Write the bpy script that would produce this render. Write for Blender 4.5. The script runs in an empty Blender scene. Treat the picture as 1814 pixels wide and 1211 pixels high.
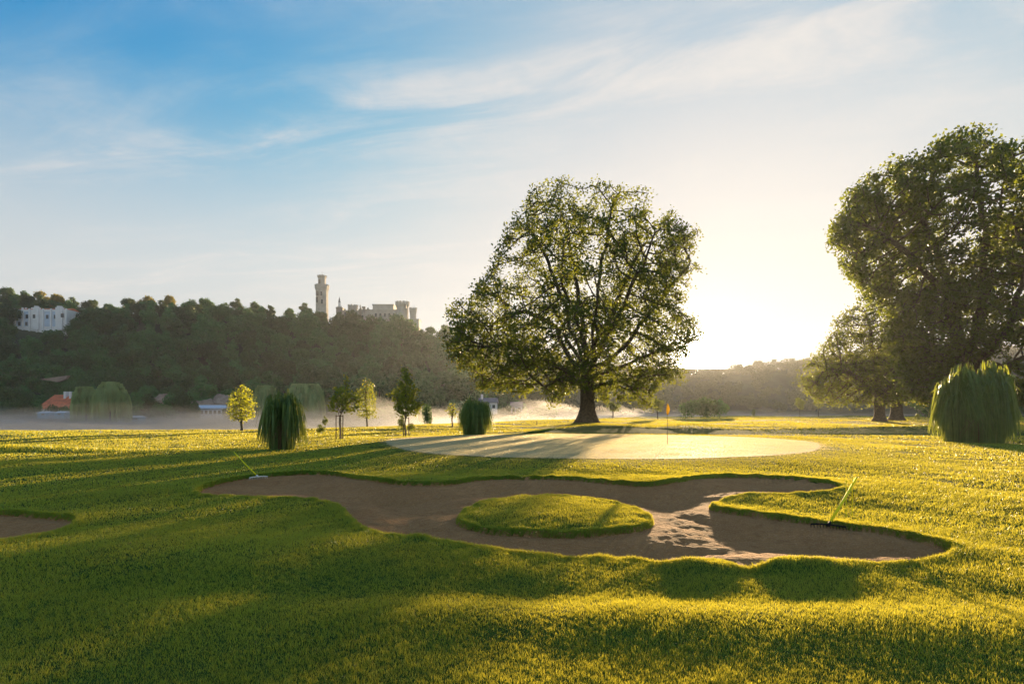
import bpy, bmesh, math, random, time
import numpy as np
from mathutils import Vector, Matrix, noise
from mathutils.kdtree import KDTree
T0 = time.time()
R = math.radians
F = 20.0/36.0*1814.0        # focal length in photo pixels (20 mm lens)
HX, HY = 907.0, 727.0       # where the horizon's middle falls in the photo
CAMZ = 1.7
SUN_AZ = math.atan2(1238-HX, F)
SUN_EL = R(5.15)
SUND = Vector((math.sin(SUN_AZ)*math.cos(SUN_EL), math.cos(SUN_AZ)*math.cos(SUN_EL), math.sin(SUN_EL)))
sc = bpy.context.scene
COL = sc.collection
rng = np.random.default_rng(7)
random.seed(7)

def at(px, py, d):
    return Vector(((px-HX)/F*d, d, CAMZ-(py-HY)/F*d))
def gnd(px, py, z=0.0):
    d = (CAMZ-z)*F/(py-HY)
    return ((px-HX)/F*d, d)

# ------------------------------------------------------------------ helpers
def tag(o, label=None, cat=None, group=None, kind=None):
    if label: o['label'] = label
    if cat: o['category'] = cat
    if group: o['group'] = group
    if kind: o['kind'] = kind
    return o
def empty(name, loc, label, cat, group=None, rz=0.0):
    o = bpy.data.objects.new(name, None); COL.objects.link(o)
    o.empty_display_size = 0.2
    o.location = loc; o.rotation_euler = (0, 0, rz)
    return tag(o, label, cat, group)
def link(name, me, parent=None, loc=None):
    o = bpy.data.objects.new(name, me); COL.objects.link(o)
    if parent: o.parent = parent
    if loc is not None: o.location = loc
    return o
def np_mesh(name, verts, faces, mat, nv=4, smooth=False, mats=None, midx=None):
    """verts (N,3), faces (M,nv) arrays -> mesh"""
    me = bpy.data.meshes.new(name)
    verts = np.asarray(verts, np.float32); faces = np.asarray(faces, np.int32)
    M = len(faces)
    me.vertices.add(len(verts)); me.vertices.foreach_set('co', verts.ravel())
    me.loops.add(M*nv); me.loops.foreach_set('vertex_index', faces.ravel())
    me.polygons.add(M); me.polygons.foreach_set('loop_start', np.arange(0, M*nv, nv, dtype=np.int32))
    me.polygons.foreach_set('loop_total', np.full(M, nv, np.int32))
    if smooth: me.polygons.foreach_set('use_smooth', np.ones(M, bool))
    for m in (mats or [mat]): me.materials.append(m)
    if midx is not None: me.polygons.foreach_set('material_index', np.asarray(midx, np.int32))
    me.update(calc_edges=True)
    return me
class MB:
    def __init__(s): s.v = []; s.f = []
    def add(s, vs, fs):
        b = len(s.v); s.v += [tuple(v) for v in vs]; s.f += [tuple(b+i for i in f) for f in fs]; return s
    def box(s, x0, x1, y0, y1, z0, z1):
        return s.add([(x0,y0,z0),(x1,y0,z0),(x1,y1,z0),(x0,y1,z0),(x0,y0,z1),(x1,y0,z1),(x1,y1,z1),(x0,y1,z1)],
                     [(0,3,2,1),(4,5,6,7),(0,1,5,4),(1,2,6,5),(2,3,7,6),(3,0,4,7)])
    def lathe(s, cx, cy, prof, n=16, cap=True, ph=0.0):
        vs = []; fs = []
        for (r, z) in prof:
            for k in range(n):
                a = 2*math.pi*k/n+ph; vs.append((cx+r*math.cos(a), cy+r*math.sin(a), z))
        for i in range(len(prof)-1):
            for k in range(n):
                k2 = (k+1) % n; fs.append((i*n+k, i*n+k2, (i+1)*n+k2, (i+1)*n+k))
        if cap:
            fs.append(tuple(range(n))[::-1]); fs.append(tuple((len(prof)-1)*n+k for k in range(n)))
        return s.add(vs, fs)
    def tube(s, pts, rad, n=8):
        vs, fs = tube_geo(pts, rad, n); return s.add(vs, fs)
    def merlons(s, cx, cy, r, z0, z1, n, w, t):
        for k in range(n):
            a = 2*math.pi*(k+.5)/n; c, q = math.cos(a), math.sin(a)
            vs = []
            for z in (z0, z1):
                for (dr, dt) in ((-t,-w/2),(0,-w/2),(0,w/2),(-t,w/2)):
                    vs.append((cx+(r+dr)*c-dt*q, cy+(r+dr)*q+dt*c, z))
            s.add(vs, [(0,3,2,1),(4,5,6,7),(0,1,5,4),(1,2,6,5),(2,3,7,6),(3,0,4,7)])
        return s
    def build(s, name, mat, parent=None, smooth=False):
        me = bpy.data.meshes.new(name); me.from_pydata(s.v, [], s.f)
        for m in (mat if isinstance(mat, (list, tuple)) else [mat]): me.materials.append(m)
        if smooth:
            for p in me.polygons: p.use_smooth = True
        me.update()
        return link(name, me, parent)
def tube_geo(pts, rad, n=8):
    pts = [Vector(p) for p in pts]
    if not hasattr(rad, '__len__'): rad = [rad]*len(pts)
    vs = []; fs = []
    u = None
    for i, p in enumerate(pts):
        d = (pts[min(i+1, len(pts)-1)]-pts[max(i-1, 0)])
        d = d.normalized() if d.length > 1e-9 else Vector((0,0,1))
        if u is None:
            u = d.orthogonal().normalized()
        u = (u-d*u.dot(d))
        u = u.normalized() if u.length > 1e-6 else d.orthogonal().normalized()
        w = d.cross(u)
        for k in range(n):
            a = 2*math.pi*k/n
            vs.append(tuple(p+(u*math.cos(a)+w*math.sin(a))*rad[i]))
    for i in range(len(pts)-1):
        for k in range(n):
            k2 = (k+1) % n; fs.append((i*n+k, i*n+k2, (i+1)*n+k2, (i+1)*n+k))
    fs.append(tuple(range(n))[::-1]); fs.append(tuple((len(pts)-1)*n+k for k in range(n)))
    return vs, fs

# ------------------------------------------------------------------ materials
class NT:
    def __init__(s, tree): s.t = tree; s.n = tree.nodes; s.l = tree.links
    def node(s, typ, **kw):
        nd = s.n.new(typ)
        for k, v in kw.items(): setattr(nd, k, v)
        return nd
    def put(s, sock, v):
        if isinstance(v, bpy.types.NodeSocket): s.l.new(v, sock)
        elif v is not None: sock.default_value = v
    def math(s, op, a, b=None, c=None, clamp=False):
        nd = s.node('ShaderNodeMath', operation=op, use_clamp=clamp)
        for i, v in enumerate((a, b, c)):
            if v is not None: s.put(nd.inputs[i], v)
        return nd.outputs[0]
    def mix(s, fac, a, b, blend='MIX'):
        nd = s.node('ShaderNodeMix', data_type='RGBA', blend_type=blend)
        s.put(nd.inputs[0], fac); s.put(nd.inputs[6], c4(a)); s.put(nd.inputs[7], c4(b)); return nd.outputs[2]
    def noise(s, vec, scale, detail=4, rough=.55, dist=0.0):
        nd = s.node('ShaderNodeTexNoise')
        if vec is not None: s.l.new(vec, nd.inputs['Vector'])
        nd.inputs['Scale'].default_value = scale; nd.inputs['Detail'].default_value = detail
        nd.inputs['Roughness'].default_value = rough; nd.inputs['Distortion'].default_value = dist
        return nd.outputs['Fac']
    def ramp(s, v, a, b, lo=0.0, hi=1.0, smooth=True):
        nd = s.node('ShaderNodeMapRange', interpolation_type='SMOOTHSTEP' if smooth else 'LINEAR')
        s.put(nd.inputs[0], v); nd.inputs[1].default_value = a; nd.inputs[2].default_value = b
        nd.inputs[3].default_value = lo; nd.inputs[4].default_value = hi; return nd.outputs[0]
    def bump(s, h, strength, dist):
        nd = s.node('ShaderNodeBump'); nd.inputs['Strength'].default_value = strength
        nd.inputs['Distance'].default_value = dist; s.l.new(h, nd.inputs['Height']); return nd.outputs[0]
def c4(c):
    if isinstance(c, (tuple, list)) and len(c) == 3: return (*c, 1.0)
    return c
def mat(name):
    m = bpy.data.materials.new(name); m.use_nodes = True
    m.node_tree.nodes.clear(); t = NT(m.node_tree)
    t.out = t.node('ShaderNodeOutputMaterial')
    return m, t
def principled(t, color, rough, normal=None, spec=0.5):
    p = t.node('ShaderNodeBsdfPrincipled')
    t.put(p.inputs['Base Color'], c4(color)); t.put(p.inputs['Roughness'], rough)
    p.inputs['Specular IOR Level'].default_value = spec
    if normal is not None: t.l.new(normal, p.inputs['Normal'])
    return p
def simple(name, color, rough=.7, var=.15, scale=3.0, bump=0.0, bscale=20.0, bdist=.01, spec=.4):
    m, t = mat(name)
    pos = t.node('ShaderNodeTexCoord').outputs['Object']
    n = t.noise(pos, scale, 5)
    dark = tuple(c*(1-var) for c in color); lite = tuple(min(1, c*(1+var)) for c in color)
    col = t.mix(t.ramp(n, .3, .7), dark, lite)
    nrm = t.bump(t.noise(pos, bscale, 4), bump, bdist) if bump else None
    p = principled(t, col, rough, nrm, spec)
    t.l.new(p.outputs[0], t.out.inputs[0]); return m
def leafmat(name, c1, c2, trans, tfac=.4, rough=.5, objvar=0.0, spec=.35, nscale=.35):
    """two-sided leaf: diffuse+gloss mixed with light passing through"""
    m, t = mat(name)
    geo = t.node('ShaderNodeNewGeometry')
    rnd = geo.outputs['Random Per Island']
    pos = t.node('ShaderNodeTexCoord').outputs['Object']
    n = t.noise(pos, nscale, 3)
    f = t.math('ADD', t.math('MULTIPLY', rnd, .6), t.math('MULTIPLY', t.ramp(n, .3, .7), .4))
    col = t.mix(f, c1, c2)
    tc = t.mix(f, tuple(c*.75 for c in trans), trans)
    if objvar:
        oi = t.node('ShaderNodeObjectInfo').outputs['Random']
        g = t.ramp(oi, 0, 1, 1-objvar, 1+objvar, smooth=False)
        col = t.mix(1.0, col, t.node_comb(g), 'MULTIPLY') if False else col
        hs = t.node('ShaderNodeHueSaturation')
        t.l.new(col, hs.inputs['Color']); t.l.new(g, hs.inputs['Value'])
        t.l.new(t.ramp(oi, 0, 1, .475, .52, smooth=False), hs.inputs['Hue']); col = hs.outputs[0]
    p = principled(t, col, rough, None, spec)
    tr = t.node('ShaderNodeBsdfTranslucent'); t.put(tr.inputs[0], c4(tc))
    mx = t.node('ShaderNodeMixShader'); mx.inputs[0].default_value = tfac
    t.l.new(p.outputs[0], mx.inputs[1]); t.l.new(tr.outputs[0], mx.inputs[2])
    t.l.new(mx.outputs[0], t.out.inputs[0]); return m

M = {}
M['bark'] = simple('bark', (.11, .075, .045), .9, .35, 4, .8, 9, .06)
M['bark_far'] = simple('far_bark', (.07, .055, .04), .9, .3, 1)
M['bark_young'] = simple('young_bark', (.13, .10, .065), .85, .3, 12, .5, 30, .005)
M['oak_leaf'] = leafmat('oak_leaf', (.024, .060, .010), (.056, .102, .018), (.34, .37, .03), .45)
M['dense_leaf'] = leafmat('dense_leaf', (.018, .042, .010), (.045, .078, .017), (.34, .40, .03), .43)
M['young_leaf'] = leafmat('young_leaf', (.045, .09, .018), (.12, .17, .03), (.55, .57, .05), .48, nscale=2)
M['sun_tinted_young_leaf'] = leafmat('sun_gilded_young_leaf', (.09, .14, .02), (.20, .24, .03), (.70, .70, .04), .5, nscale=2)  # young leaf with the low sun's yellow put into its colour
M['hill_leaf'] = leafmat('hillside_leaf', (.015, .070, .018), (.062, .175, .038), (.20, .30, .05), .25, .6, objvar=.6, nscale=.3)
M['sun_tinted_hill_leaf'] = leafmat('sun_yellowed_hill_leaf', (.09, .10, .02), (.2, .18, .03), (.5, .42, .05), .35, .6, nscale=.25)  # lit copy of the hillside leaf, sunlight put into its colour
M['willow_leaf'] = leafmat('willow_leaf', (.20, .30, .12), (.32, .42, .17), (.4, .5, .12), .35, .6, nscale=.3)
M['reed_leaf'] = leafmat('reed_leaf', (.04, .11, .022), (.18, .27, .07), (.48, .52, .06), .38, .5, nscale=3, spec=.5)
M['turf_blade'] = leafmat('dewy_glow_tinted_turf_blade', (.40, .33, .15), (.54, .44, .23), (1.0, .84, .47), .55, .3, nscale=.6, spec=1.0)  # dew-pale turf with the low sun's warm glow put into its colour
M['reed_dry'] = leafmat('reed_straw', (.16, .11, .05), (.26, .17, .07), (.40, .24, .06), .35, .6, nscale=2)
M['grass_blade'] = leafmat('grass_blade', (.022, .145, .018), (.062, .265, .036), (.88, .75, .06), .43, .45, nscale=.5, spec=.5)
M['fog_leaf'] = leafmat('far_wood_leaf', (.03, .065, .02), (.06, .10, .03), (.2, .2, .05), .3, .7, nscale=.1)
M['stone'] = simple('pale_stone', (.46, .43, .38), .9, .14, .35, .5, 1.2, .1)
M['stone_dark'] = simple('dark_stone', (.30, .27, .24), .9, .14, .5)
M['plaster'] = simple('white_plaster', (.78, .76, .76), .85, .06, .3)
M['plaster_shade_tint'] = simple('shade_tinted_plaster', (.50, .58, .70), .85, .06, .3)  # white plaster with the blue of open shade put into its colour
M['roof_red'] = simple('red_roof_tile', (.62, .16, .07), .85, .2, .6, .5, 2.5, .1)
M['roof_grey'] = simple('grey_roof', (.16, .15, .17), .8, .2, .5)
M['window'] = simple('dark_window', (.03, .045, .06), .2, .1, 1, spec=.5)
M['wood'] = simple('stake_wood', (.14, .085, .05), .85, .25, 8, .3, 30, .004)
M['rock'] = simple('pale_rock', (.36, .27, .22), .95, .3, .15, .8, .6, .4)
M['yellow'] = simple('yellow_paint', (.80, .72, .02), .75, .08, 8, spec=.1)
M['black'] = simple('black_plastic', (.015, .015, .018), .8, .2, 20, spec=.1)
M['whitish'] = simple('white_plastic', (.75, .73, .68), .5, .05, 20)
M['red'] = simple('red_paint', (.6, .05, .03), .5, .1, 10)
M['steel'] = simple('dark_pole_paint', (.05, .045, .04), .4, .1, 10)
M['blue'] = simple('shed_blue', (.12, .38, .62), .6, .1, 3)  # blue with slight random variation, used on the shed walls
def flagmat():
    m, t = mat('yellow_flag_cloth')
    p = principled(t, (.90, .72, .03), .7); tr = t.node('ShaderNodeBsdfTranslucent'); t.put(tr.inputs[0], (.9, .6, .02, 1))
    mx = t.node('ShaderNodeMixShader'); mx.inputs[0].default_value = .5
    t.l.new(p.outputs[0], mx.inputs[1]); t.l.new(tr.outputs[0], mx.inputs[2]); t.l.new(mx.outputs[0], t.out.inputs[0]); return m
M['flag'] = flagmat()
def groundmat():
    m, t = mat('lawn_soil_and_grass')
    pos = t.node('ShaderNodeTexCoord').outputs['Object']
    n1 = t.noise(pos, .12, 5); n2 = t.noise(pos, 1.3, 6); n3 = t.noise(pos, 60, 4)
    c = t.mix(t.ramp(n1, .35, .65), (.04, .085, .016), (.06, .105, .02))
    c = t.mix(t.ramp(n2, .3, .75), c, (.065, .12, .02))
    c = t.mix(t.ramp(n3, .3, .7), c, (.03, .05, .012))
    p = principled(t, c, 1.0, t.bump(t.noise(pos, 45, 5), .6, .02), .05)
    t.l.new(p.outputs[0], t.out.inputs[0]); return m
M['ground'] = groundmat()
def greenmat():
    m, t = mat('closely_mown_green')
    pos = t.node('ShaderNodeTexCoord').outputs['Object']
    mp = t.node('ShaderNodeMapping'); t.l.new(pos, mp.inputs[0]); mp.inputs['Scale'].default_value = (.25, 1.6, 1)
    n1 = t.noise(mp.outputs[0], 1.0, 5); n3 = t.noise(pos, 120, 3)
    c = t.mix(t.ramp(n1, .3, .7), (.33, .29, .15), (.46, .38, .23))  # low sun's glow on the dewy green put into these tan tones
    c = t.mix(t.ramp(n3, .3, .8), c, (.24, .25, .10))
    p = principled(t, c, .8, t.bump(t.noise(pos, 90, 4), .35, .01), .3)
    t.l.new(p.outputs[0], t.out.inputs[0]); return m
M['green'] = greenmat()
def sandmat():
    m, t = mat('damp_shade_mottled_sand')
    pos = t.node('ShaderNodeTexCoord').outputs['Object']
    n1 = t.noise(pos, .55, 5); n2 = t.noise(pos, 5, 7, .7, .5); n3 = t.noise(pos, 42, 6, .75)
    def rakes(sc_, dist, rot):
        mp = t.node('ShaderNodeMapping'); t.l.new(pos, mp.inputs[0]); mp.inputs['Rotation'].default_value = (0, 0, rot)
        wv = t.node('ShaderNodeTexWave'); t.l.new(mp.outputs[0], wv.inputs[0]); wv.inputs['Scale'].default_value = sc_
        wv.inputs['Distortion'].default_value = dist; wv.inputs['Detail'].default_value = 4; wv.inputs['Detail Scale'].default_value = .5
        wv.inputs['Detail Roughness'].default_value = .7; return wv.outputs['Fac']
    r1 = rakes(2.4, 14, .5); r2 = rakes(3.4, 9, 1.9)
    rk = t.mix(t.ramp(t.noise(pos, .4, 3), .45, .55), r1, r2)
    vo = t.node('ShaderNodeTexVoronoi'); t.l.new(pos, vo.inputs['Vector']); vo.inputs['Scale'].default_value = 3.2; vo.inputs['Randomness'].default_value = 1
    foot = t.math('MULTIPLY', t.ramp(vo.outputs['Distance'], .02, .30), 1.0)
    c = t.mix(t.ramp(n1, .3, .7), (.35, .175, .065), (.46, .24, .095))
    c = t.mix(t.ramp(n2, .42, .72), c, (.30, .14, .052))  # darker mottles put the shading of clods and footprints into the colour
    c = t.mix(t.ramp(rk, .35, .8, 0, .45), c, (.33, .17, .075))  # rake lines darkened: damp grooves, with their shading put into the colour
    c = t.mix(t.ramp(n3, .48, .75), c, (.64, .39, .21))
    h = t.math('ADD', t.math('MULTIPLY', n3, .45), t.math('ADD', t.math('MULTIPLY', n2, 1.3), t.math('ADD', t.math('MULTIPLY', rk, .35), t.math('MULTIPLY', foot, .45))))
    p = principled(t, c, .95, t.bump(h, 1.0, .05), .1)
    t.l.new(p.outputs[0], t.out.inputs[0]); return m
M['sand'] = sandmat()
M['hill'] = simple('hillside_undergrowth', (.035, .05, .02), .95, .3, .08)

# ------------------------------------------------------------------ bunkers (outlines on the ground)
def catmull(P, k=5):
    P = np.asarray(P, float); n = len(P); out = []
    for i in range(n):
        p0, p1, p2, p3 = P[i-1], P[i], P[(i+1) % n], P[(i+2) % n]
        for j in range(k):
            s = j/k
            out.append(.5*((2*p1)+(-p0+p2)*s+(2*p0-5*p1+4*p2-p3)*s*s+(-p0+3*p1-3*p2+p3)*s**3))
    return np.array(out)
B1 = [(348,868),(375,856),(430,845),(500,840),(560,838),(610,841),(640,850),(680,857),(740,860),(800,860),(850,853),(900,849),(960,850),
 (1010,853),(1080,858),(1150,860),(1200,856),(1240,848),(1290,844),(1350,845),(1410,850),(1460,858),(1492,866),(1480,873),(1430,876),
 (1370,876),(1310,877),(1275,884),(1262,892),(1290,899),(1350,906),(1420,916),(1480,926),(1540,934),(1600,945),(1650,958),(1688,972),
 (1680,985),(1640,995),(1590,1002),(1530,1002),(1480,1001),(1440,1007),(1400,1002),(1360,1009),(1310,1009),(1270,998),(1220,1003),(1170,1003),
 (1110,992),(1050,988),(980,986),(900,978),(820,968),(740,957),(680,950),(645,938),(620,918),(605,900),(580,890),(530,884),(470,881),(400,878),(355,876)]
BI = [(983+168*math.cos(a)*(1+.03*math.sin(3*a)), 912+32*math.sin(a)+2.5*math.cos(2*a)) for a in np.linspace(0, 2*math.pi, 22, endpoint=False)]
B2 = [(-300,905),(-150,901),(0,903),(60,905),(110,910),(140,916),(125,930),(90,943),(50,955),(0,967),(-100,990),(-250,1010),(-380,960)]
OUT1 = catmull([gnd(*p) for p in B1]); OUTI = catmull([gnd(*p) for p in BI]); OUT2 = catmull([gnd(*p) for p in B2])
def poly_sdf(P, x, y):
    """signed distance (negative inside)"""
    x = np.asarray(x, float).ravel(); y = np.asarray(y, float).ravel()
    d = np.full(x.shape, 1e9); ins = np.zeros(x.shape, bool)
    lo = P.min(0)-2.0; hi = P.max(0)+2.0
    sel = np.where((x > lo[0]) & (x < hi[0]) & (y > lo[1]) & (y < hi[1]))[0]
    if len(sel) == 0: return d
    xs, ys = x[sel], y[sel]; ds = np.full(xs.shape, 1e9); ii = np.zeros(xs.shape, bool)
    n = len(P)
    for i in range(n):
        a, b = P[i], P[(i+1) % n]; e = b-a; L = e@e
        t = np.clip(((xs-a[0])*e[0]+(ys-a[1])*e[1])/max(L, 1e-12), 0, 1)
        dd = np.hypot(xs-a[0]-t*e[0], ys-a[1]-t*e[1]); ds = np.minimum(ds, dd)
        if abs(e[1]) > 1e-12:
            c = ((a[1] > ys) != (b[1] > ys)) & (xs < e[0]*(ys-a[1])/e[1]+a[0]); ii ^= c
    d[sel] = np.where(ii, -ds, ds)
    return d
def sand_sdf(x, y):
    a = poly_sdf(OUT1, x, y); i = poly_sdf(OUTI, x, y); b = poly_sdf(OUT2, x, y)
    return np.minimum(np.maximum(a, -i), b)
def sst(t):
    t = np.clip(t, 0, 1); return t*t*(3-2*t)
GC, GR = (4.1, 28.7), (10.7, 9.9)
def green_e(x, y):
    a = np.arctan2(y-GC[1], x-GC[0])
    return np.hypot((x-GC[0])/GR[0], (y-GC[1])/GR[1])/(1+.04*np.sin(3*a+.6)+.02*np.sin(5*a))
def snoise(x, y, s, seed):
    r = np.random.default_rng(seed); o = np.zeros_like(x)
    for k in range(7):
        a = r.uniform(0, 2*math.pi); f = r.uniform(.6, 1.6)/s*2*math.pi; p = r.uniform(0, 6.28)
        o += np.sin((x*math.cos(a)+y*math.sin(a))*f+p)
    return o/7*1.6
EDGE_A = [-900, 0, 400, 700, 850, 960, 1200, 1500, 2600]
EDGE_D = [40, 47, 49, 58, 76, 95, 150, 190, 190]
def base_h(x, y):
    x = np.asarray(x, float); y = np.asarray(y, float)
    z = .014*snoise(x, y, 3.2, 1)+.05*snoise(x, y, 9, 2)+.011*snoise(x, y, 1.1, 3)
    z = z*np.clip(y/6, .4, 1)
    far = sst((y-30)/60); z += far*.25*snoise(x, y, 38, 4)
    def g(cx, cy, sx, sy, h, rot=0):
        c, s = math.cos(rot), math.sin(rot); u = (x-cx)*c+(y-cy)*s; v = -(x-cx)*s+(y-cy)*c
        return h*np.exp(-(u/sx)**2-(v/sy)**2)
    # foreground rolls
    z += g(-4.5, 6.5, 5, 1.3, .10, .1)+g(2.0, 4.6, 5, .55, .07, -.12)-g(-1.0, 5.3, 4.5, .5, .07, -.05)
    z += g(2.05, 6.1, .35, .18, .07)+g(2.9, 6.05, .30, .16, .07)+g(3.35, 6.1, .35, .16, .06)-g(2.5, 6.0, .15, .3, .03)
    # bank behind the bunker and raised green
    z += g(1.4, 13.3, 6, .9, .10)
    e = green_e(x, y); pl = 1-sst((e-1.0)/.5); z = z*(1-.8*pl)+.12*pl
    # swells behind the green
    z += g(7.2, 44.5, 4.6, 2.2, .62)+g(14.6, 46, 3.2, 2.2, .55)+g(30, 44, 15, 2.4, .50, .05)+g(40, 41, 9, 2, .3)
    z += g(8.0, 61, 4.5, 5, .35)+g(-9, 50, 14, 2, .18)+g(20, 58, 30, 2.2, .25)
    z += g(-21, 23.8, 5, .8, .12)
    # the meadow falls away beyond the far edge
    a = np.where(y > 1, x/np.maximum(y, 1)*F+HX, 900)
    ed = np.interp(a, EDGE_A, EDGE_D)
    z = z*(1-.6*sst((y-ed)/25))-3.1*sst((y-ed)/38)
    return z
def height(x, y, sdf=None):
    x = np.asarray(x, float); y = np.asarray(y, float)
    z = base_h(x, y)
    if sdf is None: sdf = sand_sdf(x, y).reshape(x.shape)
    i = poly_sdf(OUTI, x, y).reshape(x.shape)
    z = z+np.where(i < 0, .03*sst(-i/.3)+.06*sst(-i/1.0), 0)
    ins = -np.minimum(sdf, 0)
    dep = .07*sst(ins/.026)+.17*sst(ins/1.8)
    dune = .045*snoise(x, y, 2.2, 11)+.02*snoise(x, y, .7, 12)+.009*snoise(x, y, .23, 14)+.003*snoise(x+.02*y, y, .13, 15)
    z = np.where(sdf < 0, z-dep+dune*sst(ins/.5), z+.018*np.exp(-np.clip(sdf, 0, 9)/.35)*(1+snoise(x, y, .5, 13)))
    return z
# one ground sheet, finely divided round the bunkers
def axis(lo, hi, fine_lo, fine_hi, st, grow=1.13, cap=60):
    a = list(np.arange(fine_lo, fine_hi+st/2, st)); s = st
    while a[-1] < hi: s = min(s*grow, cap); a.append(a[-1]+s)
    s = st
    while a[0] > lo: s = min(s*grow, cap); a.insert(0, a[0]-s)
    return np.array(a)
AX = axis(-1500, 1500, -9.5, 6.2, .05); AY = axis(-120, 2600, 5.2, 16.2, .05)
X, Y = np.meshgrid(AX, AY)
x = X.ravel().copy(); y = Y.ravel().copy()
sd = sand_sdf(x, y)
near = np.where(np.abs(sd) < .027)[0]
eps = .004
for _ in range(2):
    xs, ys = x[near], y[near]; s0 = sand_sdf(xs, ys)
    gx = (sand_sdf(xs+eps, ys)-s0)/eps; gy = (sand_sdf(xs, ys+eps)-s0)/eps; L = np.maximum(np.hypot(gx, gy), .3)
    x[near] -= s0*gx/L**2; y[near] -= s0*gy/L**2
sd = sand_sdf(x, y); sd[near] = 0
zz = height(x, y, sd)
nx, ny = len(AX), len(AY)
idx = np.arange(nx*ny).reshape(ny, nx)
FQ = np.stack([idx[:-1, :-1], idx[:-1, 1:], idx[1:, 1:], idx[1:, :-1]], -1).reshape(-1, 4)
fsd = sd[FQ].sum(1)
sandf = fsd < -1e-6
V = np.stack([x, y, zz], 1)
fc = V[FQ].mean(1); greenf = (~sandf) & (green_e(fc[:, 0], fc[:, 1]) < .99)
def submesh(name, fsel, m):
    f = FQ[fsel]; u, inv = np.unique(f, return_inverse=True)
    return np_mesh(name, V[u], inv.reshape(-1, 4), m, 4, True)
tag(link('ground', submesh('ground', ~sandf, M['ground'])), 'rolling lawn of the golf course, lit low from behind', kind='structure')
sandL = sandf & (fc[:, 0] < -6.9) & (fc[:, 1] < 12) & (poly_sdf(OUT2, fc[:, 0], fc[:, 1]) < .1)
tag(link('sand_bunker', submesh('sand_bunker', sandf & ~sandL, M['sand'])), 'large curving bunker of brown raked sand round a grass island', kind='structure')
tag(link('sand_bunker', submesh('sand_bunker_small', sandL, M['sand'])), 'small pale bunker cut off by the left edge of the photo', kind='structure')
# putting green: a fine sheet 4 mm above the ground
def green_sheet():
    vs = []; nr, na = 60, 160
    for i in range(nr+1):
        for k in range(na):
            a = 2*math.pi*k/na; rr = i/nr*(1+.04*math.sin(3*a+.6)+.02*math.sin(5*a))
            vs.append((GC[0]+GR[0]*rr*math.cos(a), GC[1]+GR[1]*rr*math.sin(a)))
    vs = np.array(vs); z = base_h(vs[:, 0], vs[:, 1])+.012
    fs = [(i*na+k, (i+1)*na+k, (i+1)*na+(k+1) % na, i*na+(k+1) % na) for i in range(nr) for k in range(na)]
    return np_mesh('putting_green', np.column_stack([vs, z]), fs, M['green'], 4, True)
tag(link('putting_green', green_sheet()), 'smooth dewy putting green tinted pale with sun glow round the flag', kind='structure')
print('terrain', round(time.time()-T0, 1))

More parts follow.
